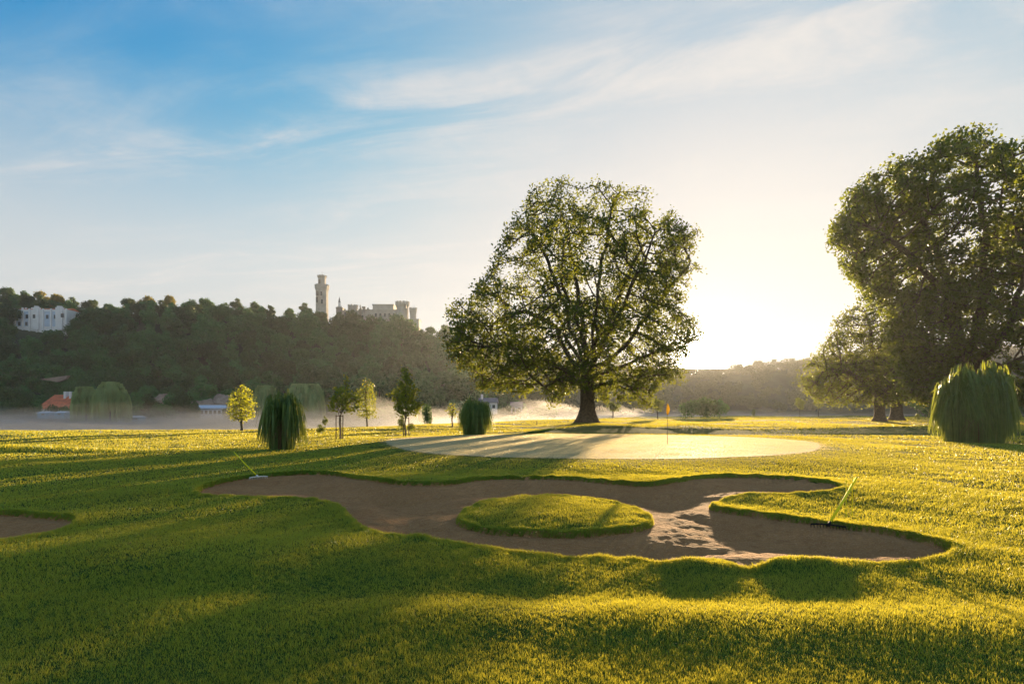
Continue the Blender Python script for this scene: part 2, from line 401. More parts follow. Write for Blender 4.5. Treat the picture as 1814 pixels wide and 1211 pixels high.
# ------------------------------------------------------------------ grass blades (nobody could count them)
def blades():
    VV = []; nb = 0
    rings = [(0, 1.9, 1500, .012, .026), (1.9, 4.2, 17000, .0039, .026), (4.2, 7, 10000, .0055, .028), (7, 10.5, 5000, .0083, .032), (10.5, 16, 1900, .014, .036), (16, 25, 640, .024, .036),
             (25, 40, 230, .042, .036), (40, 70, 66, .085, .045), (70, 125, 17, .17, .06), (125, 190, 5, .32, .08)]
    th = R(51)
    for (r0, r1, den, w, h) in rings:
        th = R(180) if r1 < 2 else R(72) if r1 < 45 else R(56)
        n = int(th*(r1*r1-r0*r0)*den)
        rr = np.sqrt(rng.uniform(r0*r0, r1*r1, n)); a = rng.uniform(-th, th, n)
        bx, by = rr*np.sin(a), rr*np.cos(a)
        s = sand_sdf(bx, by); g = green_e(bx, by)
        rag = rng.uniform(-.015, .0, n)
        k = (s > rag) & (g > rng.normal(.985, .03, n)+.02*snoise(bx, by, 1.3, 33)); bx, by, s = bx[k], by[k], s[k]; n = len(bx)
        e = green_e(bx, by)
        bz = height(bx, by, np.maximum(s, 0))-.004
        hh = h*rng.uniform(.5, 1.3, n)*(1+.2*snoise(bx, by, 1.7, 21)+.22*snoise(bx, by, .45, 22)+.28*snoise(bx, by, .13, 23))
        hh *= .45+.55*sst((e-1.0)/.3)
        lip = np.exp(-np.clip(s, 0, 9)/.16); hh *= 1+.35*lip
        rough = np.exp(-((bx+21)/5)**2-((by-23.8)/.9)**2); hh *= 1+3.0*rough
        an = rng.uniform(0, 2*math.pi, n); ww = w*rng.uniform(.7, 1.3, n)/2
        la = rng.uniform(0, 2*math.pi, n); ln = hh*rng.uniform(.1, .75, n)
        dx, dy = np.cos(an)*ww, np.sin(an)*ww
        P = np.empty((n, 3, 3), np.float32)
        P[:, 0] = np.stack([bx-dx, by-dy, bz], 1); P[:, 1] = np.stack([bx+dx, by+dy, bz], 1)
        P[:, 2] = np.stack([bx+np.cos(la)*ln, by+np.sin(la)*ln, bz+hh], 1)
        VV.append(P.reshape(-1, 3)); nb += n
    # thick fringe over the bunker edges
    for O in (OUT1, OUTI, OUT2):
        E = np.roll(O, -1, 0)-O; L = np.hypot(E[:, 0], E[:, 1]); tot = L.sum(); n = int(tot*2600)
        i = rng.choice(len(O), n, p=L/tot); p = O[i]+E[i]*rng.uniform(0, 1, n)[:, None]+rng.normal(size=(n, 2))*.045
        bx, by = p[:, 0], p[:, 1]; s = sand_sdf(bx, by); k = (s > -.055) & (by < 18) & (bx > -12); bx, by, s = bx[k], by[k], s[k]; n = len(bx)
        bz = height(bx, by, np.maximum(s, 0))-.005-np.clip(-s, 0, 1)*1.5
        hh = rng.uniform(.018, .052, n)*(1+.45*snoise(bx, by, .6, 41)); w = .0045*np.clip(by/7, 1, 2.2); an = rng.uniform(0, 6.283, n); la = rng.uniform(0, 6.283, n); ln = hh*rng.uniform(.2, .9, n)
        dx, dy = np.cos(an)*w, np.sin(an)*w; P = np.empty((n, 3, 3), np.float32)
        P[:, 0] = np.stack([bx-dx, by-dy, bz], 1); P[:, 1] = np.stack([bx+dx, by+dy, bz], 1); P[:, 2] = np.stack([bx+np.cos(la)*ln, by+np.sin(la)*ln, bz+hh], 1)
        VV.append(P.reshape(-1, 3)); nb += n
    v = np.concatenate(VV); f = np.arange(nb*3).reshape(-1, 3)
    print('blades', nb)
    return np_mesh('grass', v, f, M['grass_blade'], 3)
tag(link('grass', blades()), 'short dewy blades of grass covering the lawn', 'grass', kind='stuff')
def turf():
    n = 370000; a = rng.uniform(0, 6.283, n); q = np.sqrt(rng.uniform(0, 1, n))
    bx, by = GC[0]+GR[0]*q*np.cos(a)*1.06, GC[1]+GR[1]*q*np.sin(a)*1.06
    e = green_e(bx, by); k = e < rng.normal(.985, .03, n)+.02*snoise(bx, by, 1.3, 33); bx, by = bx[k], by[k]; n = len(bx)
    bz = base_h(bx, by)+.008; hh = .016*rng.uniform(.6, 1.3, n)*(1+.25*snoise(bx*.35, by, .9, 31)); w = rng.uniform(.012, .03, n)/2
    an = rng.uniform(0, 6.283, n); la = rng.uniform(0, 6.283, n); ln = hh*rng.uniform(.1, .8, n); dx, dy = np.cos(an)*w, np.sin(an)*w
    P = np.empty((n, 3, 3), np.float32)
    P[:, 0] = np.stack([bx-dx, by-dy, bz], 1); P[:, 1] = np.stack([bx+dx, by+dy, bz], 1); P[:, 2] = np.stack([bx+np.cos(la)*ln, by+np.sin(la)*ln, bz+hh], 1)
    return np_mesh('putting_green_turf', P.reshape(-1, 3), np.arange(n*3).reshape(-1, 3), M['turf_blade'], 3)
tag(link('putting_green_turf', turf()), 'very short dewy turf of the putting green, sun glow tinted into its pale colour', 'turf', kind='stuff')
print('grass', round(time.time()-T0, 1))

# ------------------------------------------------------------------ trees
def leaf_quads(P, size, out=None, rs=None, flat=0.0, aspect=.6):
    """one small pointed leaf per point; returns verts, faces"""
    n = len(P); rs = rs or rng
    nr = rs.normal(size=(n, 3))
    if out is not None: nr = nr*.8+out*.9
    nr[:, 2] += flat
    nr /= np.linalg.norm(nr, axis=1)[:, None]+1e-9
    t = rs.normal(size=(n, 3)); t -= nr*(t*nr).sum(1)[:, None]; t /= np.linalg.norm(t, axis=1)[:, None]+1e-9
    b = np.cross(nr, t)
    s = (size*rs.uniform(.6, 1.35, n))[:, None]
    V4 = np.empty((n, 4, 3)); V4[:, 0] = P-t*s*.5; V4[:, 1] = P+b*s*.5*aspect-nr*s*.08; V4[:, 2] = P+t*s*.5; V4[:, 3] = P-b*s*.5*aspect-nr*s*.08
    return V4.reshape(-1, 3), np.arange(n*4).reshape(-1, 4)
def grow(attr, seeds, step, infl, kill, maxit=140, jit=.12, droop=0.0, rs=None):
    rs = rs or random.Random(1)
    pos = [Vector(p) for p, _ in seeds]; par = [q for _, q in seeds]
    A = [Vector(p) for p in attr]
    near = [(None, 1e9)]*len(A); kd_from = 0; used = {}
    for it in range(maxit):
        kd = KDTree(len(pos)-kd_from)
        for i in range(kd_from, len(pos)): kd.insert(pos[i], i)
        kd.balance()
        A2 = []; N2 = []
        acc = {}
        for a, (j, dj) in zip(A, near):
            co, i, d = kd.find(a)
            if d < dj: j, dj = i, d
            if dj < kill: continue
            A2.append(a); N2.append((j, dj))
            if dj < infl:
                v = (a-pos[j]); v.normalize(); acc[j] = acc.get(j, Vector())+v
        A, near = A2, N2
        if not acc: break
        kd_from = len(pos)
        for j, v in acc.items():
            if v.length < .15: v = Vector((rs.uniform(-1, 1), rs.uniform(-1, 1), rs.uniform(-1, 1)))
            v.normalize()
            if any(v.dot(u) > .93 for u in used.get(j, ())): v = Vector((rs.gauss(0, 1), rs.gauss(0, 1), rs.gauss(0, 1))).normalized() if len(used[j]) < 4 else None
            if v is None: continue
            used.setdefault(j, []).append(v.copy())
            v += Vector((rs.gauss(0, jit), rs.gauss(0, jit), rs.gauss(0, jit)-droop)); v.normalize()
            pos.append(pos[j]+v*step); par.append(j)
        if len(pos) == kd_from: break
        if len(pos) > 26000: break
    return pos, par
def skeleton(pos, par, Rroot, rtip, expo=.46):
    n = len(pos); ch = [[] for _ in range(n)]
    for i, p in enumerate(par):
        if p is not None: ch[p].append(i)
    cnt = [0]*n
    order = []; st = [i for i, p in enumerate(par) if p is None]
    while st:
        i = st.pop(); order.append(i); st += ch[i]
    for i in reversed(order):
        cnt[i] = sum(cnt[c] for c in ch[i]) if ch[i] else 1
    tot = max(cnt)
    rad = [rtip+(Rroot-rtip)*(c/tot)**expo for c in cnt]
    chains = []
    st = [(i, None) for i, p in enumerate(par) if p is None]
    while st:
        i, p = st.pop(); c = [] if p is None else [p]; c.append(i)
        while ch[i]:
            k = max(ch[i], key=lambda q: cnt[q])
            for q in ch[i]:
                if q != k: st.append((q, i))
            c.append(k); i = k
        chains.append(c)
    return ch, cnt, rad, chains
def wood_mesh(name, pos, rad, chains, m, flare=None, minr=.0, sides=(5, 12)):
    VV = []; FF = []; b = 0
    for c in chains:
        if len(c) < 2: continue
        pts = [pos[i] for i in c]; rr = [rad[i] for i in c]
        if len(c) > 2 : rr[0] = min(rr[0], rr[1]*1.25)
        if max(rr) < minr: continue
        sm = [pts[0]]+[(pts[i-1]+pts[i]*2+pts[i+1])/4 for i in range(1, len(pts)-1)]+[pts[-1]]
        ns = sides[1] if max(rr) > .18*max(rad) else sides[0]
        vs, fs = tube_geo(sm, rr, ns)
        VV += vs; FF += [tuple(b+q for q in f) for f in fs]; b += len(vs)
    me = bpy.data.meshes.new(name); me.from_pydata(VV, [], FF); me.materials.append(m)
    for p in me.polygons: p.use_smooth = True
    me.update(); return me
def env_points(prof, n, depth, seed, cscale, thr, zc=None, shell=.35, d=60, bx=0, by=0, lobes=None):
    """points inside a crown given by its outline in the photo: rows (py, px_left, px_right)"""
    rs = random.Random(seed); out = []
    ys = [p[0] for p in prof]; ls = [p[1] for p in prof]; rr = [p[2] for p in prof]
    LB = None
    if lobes:
        nl, ra, rb = lobes; LB = []
        C = env_points(prof, nl, depth*.94, seed+50, .2, -9, shell=.75, d=d, bx=bx, by=by)
        kd = KDTree(nl); LR = [rs.uniform(ra, rb) for _ in C]
        for i, c in enumerate(C): kd.insert(c, i)
        kd.balance()
    while len(out) < n:
        py = rs.uniform(ys[0], ys[-1]); L = np.interp(py, ys, ls); Rr = np.interp(py, ys, rr)
        w = (Rr-L)/2; c = (L+Rr)/2
        if rs.uniform(0, 1) > (w/max((b-a)/2 for a, b in zip(ls, rr)))**2+.05: continue
        a = rs.uniform(0, 2*math.pi); q = math.sqrt(rs.uniform(0, 1)); w *= 1+.26*noise.noise(Vector((math.cos(a)*1.6+seed, math.sin(a)*1.6, py*.028)))
        if q < .75 and rs.uniform(0, 1) < shell: continue
        X_ = (c+w*q*math.cos(a)-bx)/F*d; Y_ = w*q*math.sin(a)*depth/F*d; Z_ = (by-py)/F*d
        if lobes and not any(dist < LR[i]*(1 if k_ % 2 else .8) for k_, (co, i, dist) in enumerate(kd.find_n((X_, Y_, Z_), 4))): continue
        if noise.noise(Vector((X_, Y_, Z_))*cscale+Vector((seed*7.3, 0, 0))) < thr: continue
        out.append((X_, Y_, Z_))
    return out
def tree_from(name, label, cat, base, seeds, attr, step, infl, kill, Rroot, rtip, leafn, leafs, spread, lm, bm, group=None,
              tipmax=3, expo=.46, droop=0.0, seed=1, jit=.12, flare=None, extra=None, maxit=140):
    root = empty(name, base, label, cat, group)
    pos, par = grow(attr, seeds, step, infl, kill, jit=jit, droop=droop, rs=random.Random(seed), maxit=maxit)
    ch, cnt, rad, chains = skeleton(pos, par, Rroot, rtip, expo)
    if flare:
        for i, p in enumerate(pos):
            if par[i] is None or p.z < flare[1]:
                if abs(p.x) < 2 and abs(p.y) < 2 and cnt[i] > .5*max(cnt):
                    rad[i] += flare[0]*max(0, 1-max(p.z, 0)/flare[1])**2.4
    me = wood_mesh('trunk', pos, rad, chains, bm)
    link('trunk', me, root)
    tips = np.array([pos[i] for i in range(len(pos)) if cnt[i] <= tipmax and par[i] is not None])
    if extra is not None: tips = np.concatenate([tips, extra])
    rs = np.random.default_rng(seed)
    P = np.repeat(tips, leafn, 0)+rs.normal(size=(len(tips)*leafn, 3))*spread
    v, f = leaf_quads(P, leafs, None, rs)
    link('crown', np_mesh('crown', v, f, lm, 4), root)
    print(name, 'nodes', len(pos), 'leaves', len(P), round(time.time()-T0, 1))
    return root
def limb_seeds(limbs, base_pts, d, bx, by, n=8):
    """trunk points then limbs as (start index, [(px,py,depth)...])"""
    seeds = [(base_pts[0], None)]
    for i in range(1, len(base_pts)): seeds.append((base_pts[i], i-1))
    top = len(base_pts)-1
    for st, pts in limbs:
        prev = Vector(seeds[st][0]); pi = st
        Q = [prev]+[Vector(((px-bx)/F*d, dy, (by-py)/F*d)) for px, py, dy in pts]
        for k in range(len(Q)-1):
            seg = max(1, int((Q[k+1]-Q[k]).length/.6))
            for s in range(1, seg+1):
                p = Q[k].lerp(Q[k+1], s/seg)+Vector((random.gauss(0, .09), random.gauss(0, .09), random.gauss(0, .09)))+Vector((math.sin(s*.9+st), math.cos(s*.7+st), 0))*.16
                seeds.append((p, pi)); pi = len(seeds)-1
    return seeds

def hz(x_, y_): return float(height(np.array([x_]), np.array([y_]))[0])
# the great oak
OD = 61.0; OB = (1040, 752)
ox = (OB[0]-HX)/F*OD; oz = hz(ox, OD)
OB = (1040, HY+(CAMZ-oz)/OD*F)
prof = [(308, 985, 1060), (322, 930, 1110), (345, 915, 1150), (370, 900, 1190), (400, 888, 1205), (425, 872, 1240), (460, 845, 1240), (500, 832, 1228),
        (540, 800, 1225), (575, 785, 1238), (600, 788, 1245), (620, 800, 1225), (650, 815, 1200), (675, 835, 1190), (690, 850, 1170)]
tr = [(0, 0, -.3), (0, 0, 0), (0, 0, .5), (0.02, 0, 1.0), (.04, 0, 1.6), (.05, 0, 2.3), (.04, 0, 3.0), (.03, 0, 3.7), (.0, 0, 4.4), (.0, 0, 5.0), (0.03, 0, 5.6), (0.1, 0, 6.2)]
limbs = [(8, [(1000, 655, 0), (960, 632, -1), (905, 605, -1.5), (868, 618, -1.5)]),
         (9, [(1010, 630, 1), (985, 570, 2), (930, 540, 3), (870, 560, 4)]),
         (10, [(1015, 600, -1), (990, 520, -2), (950, 440, -3), (925, 390, -3)]),
         (11, [(1035, 600, 1), (1025, 500, 1.5), (1010, 400, 2), (1000, 365, 2)]),
         (11, [(1050, 580, -1), (1060, 480, -2), (1075, 390, -3), (1080, 365, -3)]),
         (10, [(1070, 610, 1), (1095, 540, 2), (1130, 460, 3), (1160, 400, 3)]),
         (10, [(1080, 640, -1), (1120, 590, -2), (1165, 530, -3), (1205, 480, -3)]),
         (8, [(1070, 660, 1), (1120, 640, 2), (1170, 620, 2), (1210, 600, 3)]),
         (9, [(1045, 640, -4), (1035, 600, -8), (1030, 560, -11)]),
         (9, [(1050, 640, 4), (1055, 590, 8), (1060, 540, 11)]),
         (10, [(1020, 600, -5), (980, 520, -8)]), (10, [(1070, 590, -5), (1110, 500, -8)]),
         (10, [(1020, 600, 5), (980, 500, 8)]), (10, [(1070, 590, 5), (1120, 500, 8)]),
         (7, [(1060, 680, -1), (1085, 672, -3), (1105, 690, -4)]), (7, [(1020, 672, -2), (985, 670, -4), (965, 690, -5)])]
prof = [(752-(752-a_)*.945, b_, c_) for a_, b_, c_ in prof]
seeds = limb_seeds(limbs, tr, OD, OB[0], OB[1])
attr = env_points(prof, 8200, .95, 3, .45, -.10, d=OD, bx=OB[0], by=OB[1], lobes=(250, 1.5, 2.7))
def px_blob(cx, cy, rx, ry, n, dy, seed, d, bx, by, ddy=1.2):
    rs = random.Random(seed); out = []
    for _ in range(n):
        a = rs.uniform(0, 6.28); q = math.sqrt(rs.uniform(0, 1))
        out.append(((cx+rx*q*math.cos(a)-bx)/F*d, dy+rs.gauss(0, ddy), (by-(cy+ry*q*math.sin(a)))/F*d))
    return out
for (cx, cy, rx, ry, n, dy) in [(820, 625, 22, 30, 60, -1), (870, 655, 25, 30, 80, -2), (905, 650, 20, 30, 60, -2), (975, 690, 22, 25, 70, -5), (1000, 665, 20, 25, 50, -4),
      (1062, 695, 14, 18, 40, -3), (1090, 690, 22, 22, 60, -4), (1125, 690, 20, 28, 70, -3), (1140, 712, 10, 14, 25, -3), (1165, 660, 30, 22, 80, 0), (1182, 388, 12, 12, 22, 0),
      (1222, 420, 16, 20, 45, 1), (1230, 590, 16, 14, 40, 1), (800, 545, 14, 14, 30, 2), (945, 352, 20, 16, 40, 1)]:
    attr += px_blob(cx, cy, rx, ry, n, dy, int(cx), OD, OB[0], OB[1])
tree_from('oak_tree', 'great spreading oak standing alone behind the green, left of the low sun', 'tree', (ox, OD, oz-.05), seeds, attr, .5, 5.0, .62,
          .76, .022, 16, .27, .29, M['oak_leaf'], M['bark'], flare=(.85, 2.6), droop=.03, seed=5, expo=.5)
# the tall dense trees at the right edge
RD = 62.0
rx = (1700-HX)/F*RD; rz = hz(rx, RD); RB = (1700, HY+(CAMZ-rz)/RD*F)
prof = [(240, 1655, 1715), (258, 1600, 1790), (290, 1545, 1880), (330, 1510, 1930), (370, 1492, 1950), (420, 1492, 1960), (440, 1515, 1965), (480, 1545, 1970), (530, 1565, 1975),
        (580, 1590, 1975), (640, 1600, 1975), (690, 1625, 1970), (712, 1660, 1950)]
tr = [(0, 0, -.3), (0, 0, 0), (0, 0, .7), (0, 0, 1.5), (.1, 0, 2.4), (.2, 0, 3.3), (.3, 0, 4.2), (.4, 0, 5.0), (.5, 0, 6)]
limbs = [(7, [(1690, 600, 0), (1660, 520, -1), (1600, 470, -2), (1540, 420, -2)]), (8, [(1710, 560, 1), (1690, 450, 2), (1640, 340, 2)]), (8, [(1720, 560, -1), (1720, 430, -2), (1700, 300, -2)]),
         (8, [(1750, 570, 1), (1790, 450, 2), (1800, 340, 2)]), (7, [(1760, 600, 0), (1850, 520, 0), (1900, 430, 0)]), (6, [(1670, 640, -3), (1640, 620, -5)]), (6, [(1740, 640, -5), (1780, 620, -9)]),
         (7, [(1700, 600, -6), (1690, 500, -9)]), (7, [(1700, 600, 6), (1690, 500, 9)]), (6, [(1770, 650, 3), (1850, 640, 4)])]
prof = [(752-(752-a_)*.965, b_, c_) for a_, b_, c_ in prof]
seeds = limb_seeds(limbs, tr, RD, RB[0], RB[1])
attr = env_points(prof, 10500, .85, 9, .42, -.10, d=RD, bx=RB[0], by=RB[1], shell=.45, lobes=(230, 1.9, 3.4))
for (cx, cy, rx_, ry_, n, dy) in [(1498, 400, 16, 25, 70, 0), (1520, 350, 20, 20, 60, 0), (1690, 248, 25, 12, 50, 0), (1770, 270, 14, 12, 30, 0), (1560, 500, 20, 30, 60, 0), (1640, 690, 30, 20, 80, -3), (1780, 700, 60, 18, 160, -5)]:
    attr += px_blob(cx, cy, rx_, ry_, n, dy, int(cx), RD, RB[0], RB[1])
tree_from('broadleaf_tree', 'tallest, densest dark tree, filling the right edge behind the big round reed clump', 'tree', (rx, RD, rz-.05), seeds, attr, .55, 5.0, .62,
          .95, .03, 17, .38, .33, M['dense_leaf'], M['bark'], flare=(.8, 2.5), droop=.03, seed=6, expo=.5)
# two oaks further off
def mid_tree(bx, by, d, prof, limbs, n, Rr, label, seed, leafn=13, leafs=.34, group=None, name='oak_tree', lm='oak_leaf', step=.55, spread=.38, th=4.5, thr=-.15, cs=.4, **kw):
    x_ = (bx-HX)/F*d; z_ = hz(x_, d); b = HY+(CAMZ-z_)/d*F
    nt = 7; tr = [(0, 0, -.2)]+[(0.03*math.sin(i), 0.03*math.cos(i*2), th*i/nt) for i in range(0, nt+1)]
    seeds = limb_seeds([(len(tr)-1-k, p) for k, p in limbs], tr, d, bx, b)
    attr = env_points(prof, n, .9, seed, cs, thr, d=d, bx=bx, by=b)
    return tree_from(name, label, 'tree', (x_, d, z_-.03), seeds, attr, step, kw.pop('infl', 5.0), kw.pop('kill', step*1.15), Rr, kw.pop('rtip', .03), leafn, leafs, spread,
                     M[lm], M[kw.pop('bark', 'bark')], group=group, seed=seed, expo=.5, flare=kw.pop('flare', (Rr*.6, Rr*2.4)), **kw)
mid_tree(1558, 745, 88, [(536, 1520, 1570), (560, 1490, 1590), (590, 1475, 1600), (620, 1450, 1605), (650, 1432, 1610), (680, 1428, 1610), (705, 1440, 1600), (716, 1470, 1570)],
         [(0, [(1548, 640, 0), (1538, 560, 0)]), (1, [(1500, 660, -1), (1460, 655, -2)]), (1, [(1580, 640, 2), (1595, 600, 2)]), (1, [(1550, 670, -5)]), (0, [(1520, 620, 3)])],
         3200, .72, 'hazy oak with a leaning trunk, left one of the pair beyond the lawn', 21, group='pair of oaks beyond the lawn')
mid_tree(1588, 742, 98, [(590, 1570, 1620), (620, 1555, 1650), (660, 1545, 1660), (690, 1550, 1665), (714, 1570, 1640)],
         [(0, [(1590, 650, 0), (1600, 610, 0)]), (1, [(1620, 660, -1)]), (1, [(1565, 660, -1)])],
         2300, .9, 'darker oak with a wide flared trunk, right one of the pair beyond the lawn', 22, group='pair of oaks beyond the lawn')
# young trees on the lawn
def young(bx, by, d, prof, n, Rr, th, label, seed, lm='young_leaf', leafs=.13, leafn=5, spread=.09, step=.16, group='young trees on the lawn', limbs=None, name='young_tree'):
    lb = limbs or [(0, [(bx+1, (prof[0][0]*2+prof[-1][0])/3, 0), (bx, prof[0][0]+4, 0)])]
    return mid_tree(bx, by, d, prof, lb, n, Rr, label, seed, leafn, leafs, group, name, lm, step, spread, th, thr=-.25, cs=1.4, infl=2.0, kill=step*1.1,
                    rtip=.006, bark='bark_young', flare=(Rr*.5, .3))
young(428, 762, 49, [(680, 425, 432), (690, 416, 442), (705, 408, 449), (722, 404, 453), (735, 406, 451), (743, 412, 444)], 900, .11, 1.0,
      'young tree coloured golden as if sunlit, with a dense oval crown at the mist edge', 31, 'sun_tinted_young_leaf', .15, 7, .11, .2)
T2 = young(602, 778, 33.6, [(665, 612, 617), (680, 608, 620), (690, 592, 622), (700, 586, 632), (712, 584, 636), (722, 577, 640), (727, 590, 620)], 260, .034, 1.55,
      'sparse green sapling tied to a tall wooden three-post stake frame', 32, 'young_leaf', .19, 7, .09, .18,
      limbs=[(0, [(608, 700, 0), (614, 668, 0)]), (1, [(590, 712, 0), (580, 722, 0)]), (0, [(590, 695, .1), (586, 690, .2)]), (0, [(625, 708, -.1), (636, 720, -.2)]), (0, [(600, 706, -.5)]), (0, [(604, 706, .5)])])
young(650, 760, 62, [(672, 648, 655), (685, 638, 662), (700, 634, 665), (720, 632, 668), (738, 634, 668)], 600, .09, 1.2,
      'pale hazy pyramid-shaped tree standing in the mist between two saplings', 33, 'young_leaf', .2, 6, .14, .25)
T4 = young(718, 773, 37, [(650, 716, 722), (665, 708, 728), (680, 704, 734), (692, 694, 740), (705, 692, 746), (720, 698, 748), (733, 702, 740)], 650, .045, 1.2,
      'bushy pointed sapling with a short stake, tallest of the young trees', 34, 'young_leaf', .18, 8, .10, .18,
      limbs=[(0, [(720, 690, 0), (721, 652, 0)]), (0, [(702, 702, 0), (690, 694, 0)]), (0, [(735, 705, 0), (746, 712, 0)])])
young(801, 757, 56, [(712, 799, 803), (722, 794, 808), (730, 792, 812), (737, 795, 808)], 130, .07, 1.1,
      'small thin sapling just left of the square reed clump', 35, 'young_leaf', .18, 6, .12, .22)
def stakes(bx, d, posts, top, label):
    x_ = (bx-HX)/F*d; z_ = hz(x_, d); r = empty('stake_frame', (x_, d, z_), label, 'stake frame', 'stake frames round saplings')
    for (dx, dy) in posts:
        MB().tube([(dx, dy, -.1), (dx+random.gauss(0, .015), dy, top)], [.032, .028], 8).build('post', M['wood'], r)
    m = MB()
    for i in range(len(posts)):
        a, b = posts[i], posts[(i+1) % len(posts)]; m.tube([(a[0], a[1]-.03, top-.06), (b[0], b[1]-.03, top-.06)], .02, 6)
    m.build('crossbar', M['wood'], r)
stakes(602, 33.6, [(-.19, -.1), (.2, -.12), (.02, .22)], 1.42, 'tall three-post wooden stake frame round the sparse sapling')
stakes(718, 37, [(-.1, -.12), (.22, .1)], 1.25, 'short wooden two-post stake frame under the bushy sapling')
print('trees', round(time.time()-T0, 1))

# bushes and simple distant trees -----------------------------------
def blob_tree_mesh(seed, h, r, nl, ls, lm, bm, trunk_h=.25, lobes=16, squash=1.0, name='tree', flat=.2, tr=None):
    """crown of leaf faces on many sub-crowns, with its trunk; one mesh, two materials"""
    rs = np.random.default_rng(seed); z0 = h*trunk_h
    cz = (z0+h)/2; hh = (h-z0)/2
    C = []
    while len(C) < lobes:
        p = rs.uniform(-1, 1, 3)
        if .25 < np.linalg.norm(p) < .92: C.append(p)
    C = np.array(C); C[:, :2] *= r*.78; C[:, 2] = cz+C[:, 2]*hh*.8
    taper = 1-.35*np.clip((C[:, 2]-cz)/hh, 0, 1); C[:, :2] *= taper[:, None]
    lr = rs.uniform(.28, .46, lobes)*r
    k = rs.integers(0, lobes, nl)
    dd = rs.normal(size=(nl, 3)); dd[:, 2] += .25; dd /= np.linalg.norm(dd, axis=1)[:, None]
    sub = np.array([noise.noise(Vector(q)*2.6+Vector((seed+float(kk), 0, 0))) for q, kk in zip(dd, k)])
    P = C[k]+dd*(lr[k]*(1+.55*sub)*rs.uniform(.72, 1.08, nl))[:, None]*np.array([1, 1, .85])
    v, f = leaf_quads(P, ls, dd*1.7, rs, flat, .8)
    tv, tf = tube_geo([(0, 0, -1), (0, 0, z0), (r*.05, 0, h*.7)], [tr or h*.022, tr or h*.02, h*.006], 6)
    nb = len(v); tq = [q for q in tf if len(q) == 4]
    V_ = np.concatenate([v, np.array(tv)]); F_ = np.concatenate([f, np.array(tq)+nb])
    mi = np.concatenate([np.zeros(len(f), int), np.ones(len(tq), int)])
    return np_mesh(name, V_, F_, None, 4, mats=[lm, bm], midx=mi)
HT = []
for s in range(7):
    h_ = [14, 15.5, 12.5, 16, 13, 15, 17][s]; r_ = [6.0, 5.4, 6.6, 5.2, 5.6, 6.2, 4.2][s]
    HT.append((blob_tree_mesh(100+s, h_, r_, 3600, .8, M['hill_leaf'], M['bark_far'], .05, [18, 16, 20, 16, 14, 22, 14][s]), h_, r_))
HG = (blob_tree_mesh(120, 15, 5.6, 2600, .95, M['sun_tinted_hill_leaf'], M['bark_far'], .05, 16), 15, 5.6)
# ridge of the wooded hill, as crown tops in the photo
RA = [-1200, -400, 0, 130, 190, 260, 300, 345, 400, 450, 500, 540, 590, 620, 650, 690, 725, 745, 790, 860, 950, 1050, 1180, 1260, 1330, 1420, 1500, 1700, 3200]
RY = [500, 503, 505, 528, 534, 519, 518, 533, 524, 533, 545, 538, 553, 566, 570, 574, 584, 580, 572, 600, 626, 645, 655, 651, 644, 637, 628, 616, 600]
def ridge(a): return np.interp(a, RA, RY)
def hd(a):
    t = sst((a-800)/260); return 255+t*285, 425+t*250
def hill_z(a, d):
    d0, d1 = hd(a); zr = CAMZ-(ridge(a)-HY)/F*d1-13.0+4.5*sst((a-900)/120)
    t = (d-d0)/(d1-d0)
    s = np.clip(t, 0, 1); s = s*(.55+.45*sst(s))
    return -3.2+(np.maximum(zr, 4)+3.2)*s-np.clip(t-1, 0, 9)*12
aa = np.linspace(-1500, 3600, 180); tt = np.linspace(-.05, 1.9, 34)
HV = []
for t in tt:
    for a in aa:
        d0, d1 = hd(a); d = d0+t*(d1-d0); HV.append(((a-HX)/F*d, d, float(hill_z(a, d))+(-1.0 if t < 0 else 0)))
na = len(aa)
tag(link('hillside', np_mesh('hillside', HV, [(i*na+k, i*na+k+1, (i+1)*na+k+1, (i+1)*na+k) for i in range(len(tt)-1) for k in range(na-1)], M['hill'], 4, True)),
    'steep slope under the woods', kind='structure')
rs = random.Random(44); placed = []; nh = 0; first = set()
def put_tree(me, h_, a, d, top=None, label='', group='', name='broadleaf_tree', z=None, sc_=1.0):
    global nh
    z_ = float(hill_z(a, d)) if z is None else z
    s = sc_ if top is None else max(.5, ((CAMZ-(top-HY)/F*d)-z_)/h_)
    o = link(name, me, None, ((a-HX)/F*d, d, z_)); o.rotation_euler = (0, 0, rs.uniform(0, 6.28)); o.scale = (s*rs.uniform(.9, 1.12), s*rs.uniform(.9, 1.12), s)
    tag(o, label, 'tree', group); nh += 1; return o
# crest row, its tops following the skyline of the photo
CREST = [(-60,500),(-25,505),(12,502),(45,514),(78,512),(100,516),(128,526),(160,524),(196,533),(228,522),(258,520),(300,517),(336,530),(365,524),(398,538),(420,527),(452,532),(478,532),(512,538),(540,536),(566,546),
         (598,552),(612,557),(626,549),(640,560),(652,554),(664,563),(675,557),(689,566),(701,556),(711,547),(724,567),(736,578),(747,582),(764,572),(792,570),(826,586),(860,602),(-100,500),(-150,500)]
for (a, tp) in CREST:
    sun_tinted = a in (78, 258, 300, 100); me, h_, r_ = HG if sun_tinted else HT[rs.randrange(7)]
    d = 418+rs.uniform(-6, 6)
    if 590 < a < 755: d = 405
    put_tree(me, h_, a, d, tp+rs.uniform(-1, 1), 'broadleaf tree on the crest of the wooded hill, its top against the sky' if not sun_tinted else 'crown coloured yellow as if sunlit on the crest of the wooded hill', 'trees along the hill crest')
